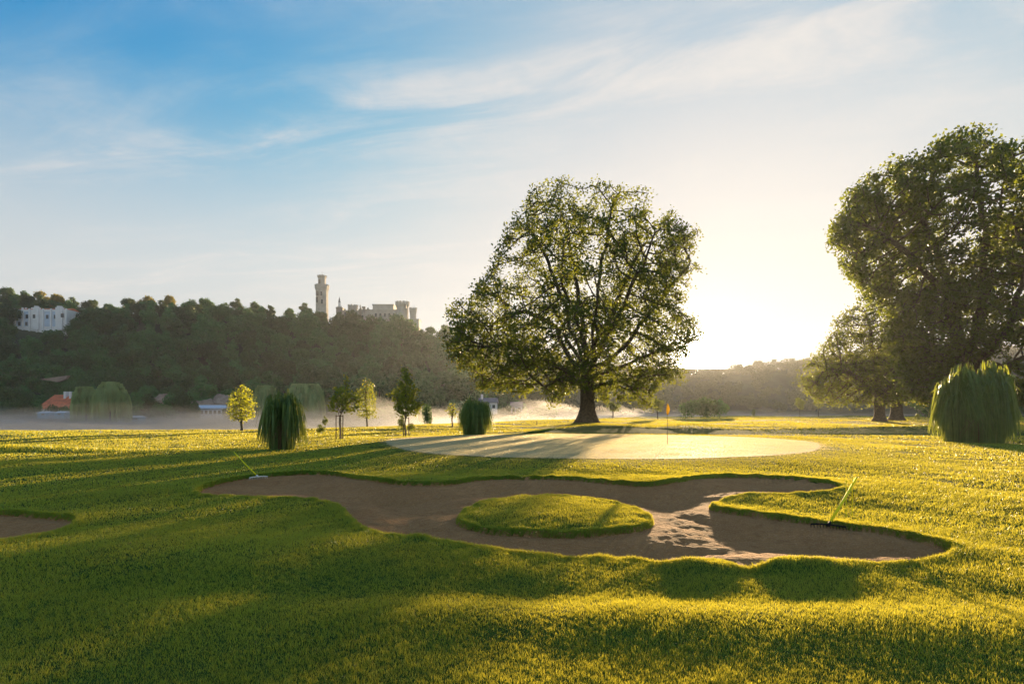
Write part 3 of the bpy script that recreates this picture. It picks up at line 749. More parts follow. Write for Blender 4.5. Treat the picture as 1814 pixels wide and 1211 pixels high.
# a second row just below the crest
a = -115
while a < 860:
    a += rs.uniform(15, 23); d = 398+rs.uniform(-8, 8)
    if 600 < a < 755: d = 396
    tp = ridge(a)+rs.uniform(5, 15)
    if 10 < a < 135: d = 414; tp = ridge(a)+rs.uniform(2, 8)
    me, h_, r_ = HT[rs.randrange(7)]; placed.append(((a-HX)/F*d, d))
    put_tree(me, h_, a, d, tp, 'broadleaf tree in the row just below the crest of the wooded hill', 'trees just below the crest')
n_try = 0
while nh < 290 and n_try < 20000:
    n_try += 1
    d = 256+(1-rs.random()**1.0)*158
    if rs.random() > .35+.65*(1-(d-256)/160): continue
    a = rs.uniform(-120, 905)
    d0, d1 = hd(a)
    if d < d0 or d > d1-8: continue
    x_ = (a-HX)/F*d
    md = 11.0
    if any((x_-q[0])**2+(d-q[1])**2 < md*md for q in placed): continue
    me, h_, r_ = HT[rs.randrange(7)]
    s = rs.uniform(.95, 1.5)
    z_ = float(hill_z(a, d)); tp = HY-(z_+h_*s-CAMZ)/d*F
    if 18 < a < 125 and d < 392 and tp < (588 if a > 52 else 596)-(18 if 75 < a < 98 else 0): continue
    if 590 < a < 760 and tp < ridge(a): continue
    if tp < ridge(a)+4: continue
    if 60 < a < 125 and d < 285 and tp < 680: continue
    placed.append((x_, d))
    zone = 'lower' if d < 310 else 'middle' if d < 360 else 'upper'
    put_tree(me, h_, a, d, None, 'dark green broadleaf tree in the packed woods on the %s slope of the hill' % zone, 'trees on the %s slope' % zone, sc_=s)
# the rest of that wood, past the 300 that show largest
def fill_wood():
    VV = []; FF = []; b = 0; k = 0
    src = []
    for me, h_, r_ in HT[:4]:
        v = np.empty(len(me.vertices)*3, np.float32); me.vertices.foreach_get('co', v); v = v.reshape(-1, 3)[:3600*4]
        v = v.reshape(-1, 4, 3)[::3].reshape(-1, 3); c = v.reshape(-1, 4, 3).mean(1, keepdims=True); v = (c+(v.reshape(-1, 4, 3)-c)*1.6).reshape(-1, 3); src.append((v, h_))
    for i in range(9000):
        if k > 420: break
        d = rs.uniform(258, 412); a = rs.uniform(-140, 960); d0, d1 = hd(a)
        if d < d0 or d > d1-6: continue
        x_ = (a-HX)/F*d; s = rs.uniform(.5, .8); v, h_ = src[rs.randrange(4)]; z_ = float(hill_z(a, d)); tp = HY-(z_+h_*s-CAMZ)/d*F
        if tp < ridge(a)+10 or (18 < a < 125 and d < 392 and tp < 592) or (60 < a < 125 and d < 285 and tp < 682): continue
        if any((x_-q[0])**2+(d-q[1])**2 < 49 for q in placed): continue
        placed.append((x_, d)); k += 1; t_ = rs.uniform(0, 6.28); c_, s_ = math.cos(t_), math.sin(t_)
        P = np.stack([(v[:, 0]*c_-v[:, 1]*s_)*s+x_, (v[:, 0]*s_+v[:, 1]*c_)*s+d, v[:, 2]*s+z_], 1)
        VV.append(P)
    v = np.concatenate(VV); print('fill', k)
    return np_mesh('hillside_woods', v, np.arange(len(v)).reshape(-1, 4), M['hill_leaf'], 4)
tag(link('hillside_woods', fill_wood()), 'smaller crowns packed between the trees of the wooded hill', 'wood', kind='stuff')
print('hill trees', nh, n_try, round(time.time()-T0, 1))
# far wood, hazy, one mass
def far_wood():
    rs2 = np.random.default_rng(5); VV = []; FF = []; b = 0
    base = [leaf for leaf in range(3)]
    for i in range(620):
        a = rs2.uniform(860, 2300) if i > 200 else 870+(i/200)*1400
        d0, d1 = hd(a); t = rs2.uniform(.0, .97) if i > 200 else rs2.uniform(.9, .98); d = d0+t*(d1-d0)
        if a < 930 and i > 200: continue
        z = float(hill_z(a, d)); h = rs2.uniform(10, 15.5); r = rs2.uniform(4.5, 7)
        nl = 520
        C = rs2.normal(size=(9, 3))*np.array([r*.42, r*.42, h*.2])+np.array([0, 0, h*.55])
        k = rs2.integers(0, 9, nl); dd = rs2.normal(size=(nl, 3)); dd /= np.linalg.norm(dd, axis=1)[:, None]
        P = C[k]+dd*r*.42; P[:, 2] = np.clip(P[:, 2], 0, h)
        P[:, 2] = np.minimum(P[:, 2], CAMZ-((654 if 1195 < a < 1300 else ridge(a)-3)-HY)/F*d-z)
        P += np.array([(a-HX)/F*d, d, z])
        v, f = leaf_quads(P, 1.5, dd, rs2, .2, .8); VV.append(v); FF.append(f+b); b += len(v)
    return np_mesh('far_wood', np.concatenate(VV), np.concatenate(FF), M['fog_leaf'], 4)
tag(link('far_wood', far_wood()), 'hazy far-off wood on the low ridge below the sun', 'wood', kind='stuff')

# willows and bushes in the valley
def willow_mesh(seed, h, r, n=950):
    rs = np.random.default_rng(seed); VV = []
    for i in range(n):
        a = rs.uniform(0, 6.28); q = math.sqrt(rs.uniform(0, 1)); x0 = r*.92*q*math.cos(a); y0 = r*.92*q*math.sin(a)
        lump = 1+.12*math.sin(3*a+seed)+.08*math.sin(5*a)
        top = h*(.55+.45*math.sqrt(max(0, 1-q*q)))*lump*rs.uniform(.86, 1.0); top = min(top, h)
        ln = min(top-.3, rs.uniform(.35, .8)*h*(.5+.5*q)); px, py = x0, y0; w = rs.uniform(.2, .5)*h/9; ta = rs.uniform(0, 3.14)
        segs = 5; pts = []
        for s in range(segs+1):
            t = s/segs; o = 1+.16*math.sin(min(t*2.2, 1.57))
            pts.append((px*o+rs.normal()*.06, py*o+rs.normal()*.06, top-ln*t**1.15))
        dx, dy = math.cos(ta)*w, math.sin(ta)*w
        for s in range(segs+1):
            p = pts[s]; w0 = 1-.5*s/segs
            VV += [(p[0]-dx*w0, p[1]-dy*w0, p[2]), (p[0]+dx*w0, p[1]+dy*w0, p[2])]
    v = np.array(VV); f = (np.array([(2*s, 2*s+1, 2*s+3, 2*s+2) for s in range(5)])[None]+np.arange(n)[:, None, None]*12).reshape(-1, 4)
    return np_mesh('willow_crown', v, f, M['willow_leaf'], 4)
for i, (px, py0, py1, w, d, lab) in enumerate([(152, 684, 750, 40, 200, 'narrower weeping willow beside the red-roofed house'), (197, 676, 750, 56, 196, 'wide weeping willow, largest of the row by the river'),
        (470, 682, 748, 44, 210, 'pale willow behind the golden young tree'), (538, 679, 748, 70, 214, 'broad pale willow behind the leftmost reed clump')]):
    h = (py1-py0)/F*d; z0 = CAMZ-(py1-HY)/F*d
    r = empty('willow_tree', ((px-HX)/F*d, d, z0), lab, 'tree', 'weeping willows along the river')
    link('crown', willow_mesh(60+i, h, w/2/F*d), r)
    MB().tube([(0, 0, -.5), (.1, 0, h*.3), (-.1, .2, h*.75)], [.55, .45, .2], 8).build('trunk', M['bark_far'], r)
BM = [blob_tree_mesh(140+s, 6, 4.2, 1500, .62, M['hill_leaf'], M['bark_far'], .03, 13, name='bush') for s in range(4)]
BL = [(10, 706, 34), (38, 700, 40), (62, 712, 34), (95, 718, 30), (118, 716, 30), (232, 690, 46), (262, 700, 44), (300, 698, 40), (325, 690, 44), (285, 712, 40), (345, 712, 20), (415, 706, 40), (500, 700, 40), (580, 712, 40), (-30, 700, 60), (640, 715, 60), (700, 712, 60), (760, 716, 60), (820, 712, 60), (900, 716, 60), (960, 716, 60), (180, 716, 40)]
for i, (px, top, w) in enumerate(BL):
    d = 222+rs.uniform(-8, 8); z0 = -3.1; h = CAMZ-(top-HY)/F*d-z0
    o = link('bush', BM[i % 4], None, ((px-HX)/F*d, d, z0)); o.scale = (w/F*d/8, w/F*d/8, h/6); o.rotation_euler = (0, 0, rs.uniform(0, 6))
    tag(o, 'dark rounded bush at the foot of the wooded hill, above the mist', 'bush', 'bushes at the foot of the hill')
# hazy trees on the right and in the mist
FT = [blob_tree_mesh(160+s, 9, 3.0, 1500, .42, M['dense_leaf'], M['bark_far'], .28, 12) for s in range(3)]
def small(px, top, by, w, d, label, group, me=None, name='tree', cat='tree', hh=9, ww=6):
    x_ = (px-HX)/F*d; z0 = hz(x_, d); h = CAMZ-(top-HY)/F*d-z0
    o = link(name, me or FT[rs.randrange(3)], None, (x_, d, z0-.05)); k = w/F*d/ww; o.scale = (k, k, h/hh); o.rotation_euler = (0, 0, rs.uniform(0, 6))
    return tag(o, label, cat, group)
small(1165, 698, 742, 26, 118, 'slender hazy tree seen left of the yellow flag', 'hazy trees across the fairway')
small(1417, 698, 738, 18, 150, 'thin hazy tree far across the fairway, left of the oak pair', 'hazy trees across the fairway')
small(1450, 694, 738, 20, 150, 'hazy tree far across the fairway under the oak branches', 'hazy trees across the fairway')
small(1086, 706, 740, 30, 125, 'hazy rounded tree behind the great oak trunk', 'hazy trees across the fairway')
small(1335, 722, 740, 6, 140, 'tiny hazy shrub alone in the middle of the far lawn', None, BM[0], 'bush', 'bush', 6, 8)
for i, (px, top, w) in enumerate([(1222, 704, 34), (1252, 700, 36), (1275, 708, 26)]):
    small(px, top, 740, w*1.15, 135, ['left', 'middle', 'right'][i]+' one of three dark spreading trees directly below the sun', 'three dark trees below the sun', BM[i], hh=6, ww=8)
small(757, 712, 745, 20, 72, 'small golden bush glowing in the mist right of the bushy sapling', None, BM[1], 'bush', 'bush', 6, 8)
small(576, 733, 756, 12, 62, 'faint orange sapling in the mist above the little round bush', None)
small(745, 710, 745, 16, 110, 'pale little tree fading into the mist', None)
BM2 = blob_tree_mesh(171, 1, .62, 900, .09, M['dense_leaf'], M['bark_young'], .02, 12, name='bush')
small(568, 750, 770, 17, 40, 'little round dark bush beside the leftmost reed clump', None, BM2, 'bush', 'bush', 1, 1.24)
small(1625, 731, 745, 11, 92, 'little conical shrub between the oak pair and the big reed clump', None, BM2, 'bush', 'bush', 1, 1.24)
small(712, 733, 765, 15, 45, 'upper scruffy shrub behind the stake of the bushy sapling', None, BM2, 'bush', 'bush', 1, 1.24)
small(728, 748, 766, 18, 46, 'low scruffy shrub right of the bushy sapling', None, BM2, 'bush', 'bush', 1, 1.24)
for i, (px, top, w, d) in enumerate([(1640, 690, 60, 135), (1680, 676, 70, 140), (1730, 670, 80, 138), (1785, 664, 80, 132), (1835, 660, 80, 128), (1890, 640, 90, 125)]):
    small(px, top, 740, w, d, 'dark tree in the shaded belt behind the big reed clump', 'shaded belt of trees at right', BM[i % 4], 'tree', 'tree', 6, 8)

# ------------------------------------------------------------------ reed clumps
def reed(px, by, d, top, w, label, seed, n=2600, base_w=.55, dry=.2, flat=0.0):
    x_ = (px-HX)/F*d; z_ = hz(x_, d); H = (by-top)/F*d; Rr = w/2/F*d
    r = empty('reed_clump', (x_, d, z_), label, 'ornamental grass', 'ornamental grass clumps'); rs = np.random.default_rng(seed)
    def strips(n, lo, hi, wd, drp):
        VV = []
        TF = [(rs.uniform(0, 6.283), math.sqrt(rs.uniform(0, 1)), rs.uniform(.9, 1.07), rs.normal()*.25) for _ in range(42)]
        for i in range(n):
            ta_, tq_, th_, tw_ = TF[rs.integers(0, 42)]
            a = ta_+rs.normal()*.16; q = min(1.05, abs(tq_+rs.normal()*.1)); r0 = Rr*base_w*q
            L = H*rs.uniform(lo, hi)*th_; out = Rr*(.98-base_w*.55)*(.2+.8*q)*rs.uniform(.35, 1.25)
            ca, sa = math.cos(a), math.sin(a)
            top_ = L*(1-(.22-flat)*q*q)*(1+.07*math.sin(a*3+seed)+.05*math.sin(a*7+seed*2)); tipz = top_*(rs.uniform(.02, .75)*(1-.15*q) if q < .75 else rs.uniform(-.01, .5)) if rs.random() < drp else top_*rs.uniform(.8, .97)
            S = 7; pts = []
            sw = rs.normal()*.12+tw_
            for s in range(S+1):
                t = s/S; u = t*1.0
                rad = r0+out*u**1.6
                z = top_*math.sin(min(u/.62, 1)*1.5708) if u < .62 else top_+(tipz-top_)*((u-.62)/.38)**1.5
                aa_ = a+sw*t*t
                pts.append((rad*math.cos(aa_), rad*math.sin(aa_), z))
            ta = rs.uniform(0, 3.14); dx, dy = math.cos(ta)*wd, math.sin(ta)*wd
            for s in range(S+1):
                p = pts[s]; w0 = (.5+.5*math.sin(3.14*min(1, s/S*.9+.1))) if s < S else .1
                VV += [(p[0]-dx*w0, p[1]-dy*w0, p[2]), (p[0]+dx*w0, p[1]+dy*w0, p[2])]
        nb = len(VV)//(2*(S+1)); f0 = np.array([(2*s, 2*s+1, 2*s+3, 2*s+2) for s in range(S)])
        return np.array(VV), (f0[None]+np.arange(nb)[:, None, None]*2*(S+1)).reshape(-1, 4)
    v, f = strips(int(n*.42), .6, 1.03, .026*H/2.3, .85); link('blades', np_mesh('blades', v, f, M['reed_leaf'], 4), r)
    base_w *= .8; v, f = strips(int(n*dry), .3, .62, .009*H/2.3, .2); link('dry_stems', np_mesh('dry_stems', v, f, M['reed_dry'], 4), r)
    return r
reed(500, 797, 24.6, 702, 66, 'dark drooping reed clump at the left, widest at the top, above the bunker tip', 71, 3000, .6, flat=.1)
reed(841, 773, 38, 712, 53, 'small boxy upright reed clump near the mist left of the green', 72, 2600, .72, flat=.1)
reed(1724, 784, 30.5, 654, 88, 'huge round pale green reed clump at the right edge', 73, 5600, .9, .06, flat=.12)

# ------------------------------------------------------------------ flag, rakes, markers
fx, fy = 7.24, 26.5; fz = float(base_h(np.array([fx]), np.array([fy]))[0])
r = empty('golf_flag', (fx, fy, fz), 'yellow golf flag hanging limp on its thin pole in the green', 'flag')
MB().tube([(0, 0, -.02), (0, 0, .9), (0, 0, 1.93)], [.011, .010, .008], 8).build('pole', M['steel'], r)
MB().lathe(0, 0, [(.054, -.0), (.054, .004), (.048, .006)], 20).build('cup', M['whitish'], r)
def flag_cloth():
    m = MB(); rows = 14; cols = 12; vs = []
    for i in range(rows+1):
        t = i/rows; z = 1.90-t*.52
        hw = .012+.078*math.sin(math.pi*min(1, t*1.02))**.8*(.45+.55*t)
        for k in range(cols+1):
            s = k/cols; vs.append(((s-.28)*2*hw, .035*math.sin(s*11+t*2)*(.3+t), z+.03*math.sin(s*7)))
    fs = [(i*(cols+1)+k, i*(cols+1)+k+1, (i+1)*(cols+1)+k+1, (i+1)*(cols+1)+k) for i in range(rows) for k in range(cols)]
    me = m.add(vs, fs).build('cloth', M['flag'], r, True)
    s = me.modifiers.new('thickness', 'SOLIDIFY'); s.thickness = .002
flag_cloth()
def rake(head, top, headw, ang, hm, label, thick=.014):
    hp = Vector(head); r = empty('bunker_rake', hp, label, 'rake', 'bunker rakes'); tp = Vector(top)-hp
    k = tp.normalized()
    MB().tube([k*.07+Vector((0, 0, .02)), tp*.5, tp], [thick, thick, thick*.9], 10).build('handle', M['yellow'], r, True)
    MB().tube([Vector((0, 0, .02)), k*.10+Vector((0, 0, .02))], [.022, .02], 8).build('socket', hm, r, True)
    c, s = math.cos(ang), math.sin(ang); m = MB(); seg = []
    n = 11
    for i in range(n+1):
        t = i/n-.5; seg.append((c*headw*t, s*headw*t, .035-.06*t*t))
    m.tube(seg, .014, 6); m.build('head_bar', hm, r)
    m = MB()
    for i in range(n+1):
        p = seg[i]; m.tube([(p[0], p[1], p[2]), (p[0]-s*.01, p[1]+c*.01-.01, p[2]-.06)], [.007, .003], 5)
    m.build('teeth', hm, r)
hp = at(1467, 957, 8.5); hp.z = hz(hp.x, hp.y)+.035
rake(hp, at(1517, 846, 9.4), .46, -.55, M['black'], 'yellow-handled rake with black head leaning in the right end of the bunker', .019)
hp = at(458, 848, 14.6); hp.z = hz(hp.x, hp.y)+.035
rake(hp, at(415, 801, 15.4), .45, .75, M['whitish'], 'yellow-handled rake with pale head leaning out of the left bunker tip', .014)
q = at(1505, 940, 9.2); q.z = hz(q.x, q.y)
r = empty('rake_stand', q, 'thin yellow wire rake stand with two uprights behind the right rake', 'rake stand')
MB().tube([(-.055, 0, -.05), (-.055, 0, .60)], .006, 6).build('upright', M['yellow'], r)
MB().tube([(.055, .02, -.05), (.055, .02, .66), (.03, .02, .68)], .006, 6).build('upright', M['yellow'], r)
def marker(px, top, d, w, m, name, label, cat):
    x_ = (px-HX)/F*d; z_ = hz(x_, d); h = CAMZ-(top-HY)/F*d-z_
    o = MB().lathe(0, 0, [(w, -.05), (w, h*.9), (w*.7, h)], 10).build(name, m); o.location = (x_, d, z_); tag(o, label, cat)
marker(951, 745, 62, .05, M['steel'], 'marker_post', 'short dark post on the lawn between the boxy reed clump and the oak', 'post')
marker(94, 769, 42, .09, M['red'], 'tee_marker', 'small red marker at the left edge of the lawn by the mist', 'marker')
marker(141, 762, 44, .03, M['steel'], 'marker_post', 'thin dark stick in the mist at the far left', 'post')
marker(178, 763, 44, .03, M['whitish'], 'marker_post', 'thin white stick in the mist at the far left', 'post')

# ------------------------------------------------------------------ castle
CD = 428.0; cz0 = 52.0
def cx(px): return (px-HX)/F*CD
def czp(py): return CAMZ-(py-HY)/F*CD
r = empty('castle', (0, 0, 0), 'pale battlemented castle with a tall round tower on top of the wooded hill', 'castle')
x0 = cx(570.5); pr = (583-558)/2/F*CD
t = MB().lathe(x0, CD, [(pr*.9, cz0), (pr*.84, czp(530)), (pr*.84, czp(516)), (pr, czp(510)), (pr, czp(506.5))], 8, ph=.25)
t.merlons(x0, CD, pr, czp(506.6), czp(504.8), 14, 1.5, .8); tw = t.build('tower', M['stone'], r)
pr2 = 7.3/F*CD; t = MB().lathe(x0, CD, [(pr2*.92, czp(506.5)), (pr2*.92, czp(493)), (pr2*1.1, czp(491)), (pr2*1.1, czp(489.4))], 8, ph=.25)
t.merlons(x0, CD, pr2*1.1, czp(489.5), czp(488), 9, 1.3, .6); t.build('turret', M['stone'], r)
MB().lathe(x0, CD, [(pr2*.7, czp(489)), (.1, czp(486.6))], 8).build('tower_cap', M['roof_grey'], r)
MB().lathe(x0, CD, [(.12, czp(487)), (.08, czp(481))], 6).build('flagpole', M['roof_grey'], r)
for (px, py, w, h) in [(568, 500.5, 1.0, 3.4), (565.5, 521.5, 1.6, 3.2), (573, 522, 1.0, 3), (565, 533, 1.2, 4.2), (574, 536, 1.0, 3)]:
    xx = cx(px); yy = CD-(pr*.92 if py > 505 else pr2*.97)
    MB().box(xx-w/2, xx+w/2, yy-.35, yy+.6, czp(py)-h/2, czp(py)+h/2).build('window', M['window'], r)
def wing(px0, px1, top, dep, name='wing', d=CD, mer=True, m='stone', mw=1.3, bottom=None):
    a, b = (px0-HX)/F*d, (px1-HX)/F*d; zt = CAMZ-(top-HY)/F*d; mb = MB().box(a, b, d, d+dep, bottom or cz0, zt)
    mb.box(a-.3, b+.3, d-.3, d+dep+.3, zt+.003, zt+.6)
    if mer:
        n = max(2, int((b-a)/(mw*2))); sp = (b-a)/n
        for i in range(n): mb.box(a+sp*(i+.25), a+sp*(i+.75), d-.3, d+.4, zt+.604, zt+1.7)
    return mb.build(name, M[m], r)
wing(597, 607, 546, 5, 'gatehouse'); wing(608, 640, 551, 16); wing(636, 655, 549, 14)
wing(654, 704, 549.5, 18, mer=False); wing(660, 697, 540, 12, 'upper_hall', mer=False, d=CD+3)
wing(724, 742, 566, 10, 'end_gable', mer=False, d=CD-6); wing(640, 650, 558, 5, 'bay', d=CD-3)
x1 = cx(600.5)
MB().lathe(x1, CD+1, [(.85, czp(548)), (.85, czp(537)), (1.05, czp(536.6)), (1.0, czp(535.5))], 8).build('spire_shaft', M['plaster'], r)
MB().lathe(x1, CD+1, [(1.0, czp(535.4)), (.6, czp(531)), (.05, czp(525))], 8).build('spire_roof', M['roof_grey'], r)
MB().lathe(x1, CD, [(2.2, cz0), (2.2, czp(547)), (2.5, czp(546)), (2.5, czp(544.5)), (.3, czp(543))], 10).build('corner_turret', M['stone_dark'], r)
MB().lathe(cx(637), CD+2, [(.5, czp(552)), (.5, czp(541)), (.1, czp(538))], 8).build('pinnacle', M['stone'], r)
MB().lathe(cx(645), CD-1, [(1.0, czp(556)), (1.0, czp(546)), (1.5, czp(545)), (1.4, czp(543.5)), (.4, czp(543))], 8).build('chimney', M['stone_dark'], r)
def rtower(px, w, top, name, dd=0, n=12, mer=12):
    xx = cx(px); q = w/2/F*CD; t = MB().lathe(xx, CD+dd, [(q*.84, cz0), (q*.84, czp(top+10)), (q, czp(top+6)), (q, czp(top+2))], n)
    t.merlons(xx, CD+dd, q, czp(top+2.05), czp(top), mer, q*.28, .7); return t.build(name, M['stone'], r)
rtower(624, 18, 539, 'round_tower', 2, 12, 10); rtower(713.5, 25, 535, 'round_tower', -1, 16, 13); rtower(733, 13.5, 546, 'round_tower', -3, 12, 8)
for px, py in [(666, 558), (674, 558), (682, 558), (690, 558), (612, 556), (620, 557), (644, 563), (698, 558)]:
    xx = cx(px); MB().box(xx-.7, xx+.7, CD-(3.5 if px == 644 else .35), CD+.3, czp(py)-1.3, czp(py)+1.3).build('window', M['window'], r)
xx = cx(721); MB().box(xx-.5, xx+.5, CD-6.35, CD-5.4, czp(545)-1.6, czp(545)+1.6).build('window', M['window'], r)
# white battlemented house on the left slope
BD = 386.0
def bx_(px): return (px-HX)/F*BD
def bz_(py): return CAMZ-(py-HY)/F*BD
r = empty('white_house', (bx_(72), BD, bz_(590)), 'long white house with stepped gables half hidden in the hillside woods', 'house')
ox_, oz_ = bx_(72), bz_(590)
def HB(mb, name, m):
    o = mb.build(name, m, r); o.location = (-ox_, -BD, -oz_); return o
w = MB().box(bx_(26), bx_(119), BD, BD+12, bz_(606), bz_(548)); HB(w, 'wall', M['plaster'])
w = MB()
for px in (27, 41, 53, 66, 77, 91, 104, 118): w.box(bx_(px)-.5, bx_(px)+.5, BD-.7, BD-.003, bz_(606), bz_(546.5))
HB(w, 'pilaster', M['plaster'])
w = MB()
for a, b, top in ((60, 70, 542), (100, 112, 542)):
    w = MB(); w.box(bx_(a), bx_(b), BD-1.0, BD+1, bz_(584), bz_(top+2.5)); w.box(bx_(a+2.5), bx_(b-2.5), BD-.95, BD+1.02, bz_(top+2.5), bz_(top)); HB(w, 'gable', M['plaster'])
w = MB().add([(bx_(26), BD+.3, bz_(548)), (bx_(119), BD+.3, bz_(548)), (bx_(119), BD+6, bz_(543.5)), (bx_(26), BD+6, bz_(543.5)), (bx_(26), BD+12, bz_(548)), (bx_(119), BD+12, bz_(548))],
             [(0, 1, 2, 3), (3, 2, 5, 4), (0, 3, 4), (1, 5, 2), (0, 4, 5, 1)]); HB(w, 'roof', M['roof_red'])
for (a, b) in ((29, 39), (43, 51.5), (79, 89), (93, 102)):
    HB(MB().box(bx_(a), bx_(b), BD-.12, BD-.002, bz_(578), bz_(551.5)), 'panel', M['plaster_shade_tint'])
for px, py in ((34.5, 560.5), (48, 560.5), (62.5, 560.5), (98, 561), (84, 561), (112, 559), (34.5, 573.5), (47, 573.5)):
    dd = 1.1 if px in (62.5, 112) else .2
    HB(MB().box(bx_(px)-.85, bx_(px)+.85, BD-dd, BD-dd+.3, bz_(py)-1.3, bz_(py)+1.3), 'window', M['window'])
for px in (30, 36, 47): HB(MB().box(bx_(px)-.4, bx_(px)+.4, BD+4, BD+5, bz_(547), bz_(542.5)), 'chimney', M['plaster'])
# houses at the foot of the hill
def house(px0, px1, eave, ridge_, base, d, label, roofm, wallm='plaster', dep=9, hip=0.0, wins=3, chim=(), name='house'):
    a, b = (px0-HX)/F*d, (px1-HX)/F*d; Z = lambda py: CAMZ-(py-HY)/F*d
    c = (a+b)/2; r = empty(name, (c, d, Z(base)), label, 'house')
    z0, ze, zr = 0, Z(eave)-Z(base), Z(ridge_)-Z(base); w = (b-a)/2
    MB().box(-w, w, 0, dep, -1, ze).build('wall', M[wallm], r)
    h = hip*w; e = .5
    MB().add([(-w-e, -e, ze+.003), (w+e, -e, ze+.003), (w+e, dep+e, ze+.003), (-w-e, dep+e, ze+.003), (-w-e*.5+h, dep/2, zr), (w+e*.5-h, dep/2, zr)],
             [(0, 1, 5, 4), (1, 2, 5), (2, 3, 4, 5), (3, 0, 4), (0, 3, 2, 1)]).build('roof', M[roofm], r)
    for i in range(wins):
        xx = -w+(i+.5)*2*w/wins; MB().box(xx-.5, xx+.5, -.1, .2, ze*.35, ze*.75).build('window', M['window'], r)
    for t in chim:
        xx = -w+2*w*t; MB().box(xx-.4, xx+.4, dep*.35, dep*.5, (ze+zr)/2, zr+1.3).build('chimney', M['plaster'], r)
    return r
house(66, 136, 724, 698, 742, 236, 'low house with a big orange-red tiled roof and three white chimneys', 'roof_red', hip=.12, chim=(.42, .56, .67), dep=16)
house(338, 408, 723, 717, 738, 232, 'long low pale building with a flat roof beside the golden young tree', 'plaster_shade_tint', 'plaster_shade_tint', wins=9, hip=.02)
house(848, 880, 713, 704, 728, 205, 'small white house with a grey roof just above the boxy reed clump', 'roof_grey', chim=(.15,))
house(905, 925, 720, 711, 728, 225, 'faint grey-roofed house in the mist behind the oak branches', 'roof_grey', 'plaster_shade_tint', wins=2)
house(66, 86, 731, 728.5, 737, 214, 'small pale blue shed in front of the red-roofed house, left one', 'plaster_shade_tint', 'blue', wins=1, dep=4, name='shed')
house(97, 113, 731, 728, 737, 214, 'small pale blue shed in front of the red-roofed house, right one', 'plaster_shade_tint', 'blue', wins=1, dep=4, name='shed')
house(222, 245, 739, 736, 745, 200, 'low blue shed in the mist right of the wide willow', 'plaster_shade_tint', 'blue', wins=3, dep=4, name='shed')
o = MB().box(-4.3, 4.3, 0, .3, 0, .9).box(-4.5, 4.5, -.1, .4, .903, 1.15).build('boundary_wall', M['plaster_shade_tint']); o.location = at(24, 750, 205); tag(o, 'low white wall tinted with blue shade above the mist at the far left', 'wall')
# stone retaining wall and bare rocks on the slope
o = MB().add([(-7, 0, 2.2), (6.5, 0, 4.0), (5.2, 0, 2.3), (1.5, 0, .9), (-2, 0, 1.5), (-7, 1.5, 2.2), (6.5, 1.5, 4.0), (5.2, 1.5, 2.3), (1.5, 1.5, .9), (-2, 1.5, 1.5)],
             [(0, 4, 3, 2, 1), (5, 6, 7, 8, 9), (0, 1, 6, 5), (1, 2, 7, 6), (2, 3, 8, 7), (3, 4, 9, 8), (4, 0, 5, 9)]).build('retaining_wall', M['rock'])
o.location = at(96, 680, 262); tag(o, 'pale stone retaining wall in the dark woods above the red roof', 'wall')
def rock_mesh(seed, w, h):
    bm = bmesh.new(); bmesh.ops.create_icosphere(bm, subdivisions=4, radius=1)
    for v in bm.verts:
        n1 = noise.noise(v.co*1.3+Vector((seed, 0, 0))); n2 = noise.noise(v.co*4+Vector((0, seed, 0))); n3 = noise.noise(v.co*9)
        v.co = v.co*(1+.35*n1+.2*n2+.1*n3); v.co.x *= w; v.co.z *= h; v.co.y *= h*.7
    me = bpy.data.meshes.new('rock'); bm.to_mesh(me); bm.free(); me.materials.append(M['rock']); return me
for i, (px, py, w, h) in enumerate([(350, 714, 3.6, 1.8), (370, 712, 4, 2.0), (396, 708, 4.4, 3.0), (275, 712, 3.2, 3.0), (290, 704, 3, 2.3)]):
    d = 249; o = link('rock', rock_mesh(i*3.1, w, h), None, at(px, py+3, d))
    tag(o, ['flat', 'middle', 'tallest', 'left', 'upper'][i]+(' pale rock outcrop above the long low building' if i < 3 else ' bare reddish rock patch among the bushes right of the willows'), 'rock', 'bare rocks at the foot of the hill')
print('buildings', round(time.time()-T0, 1))

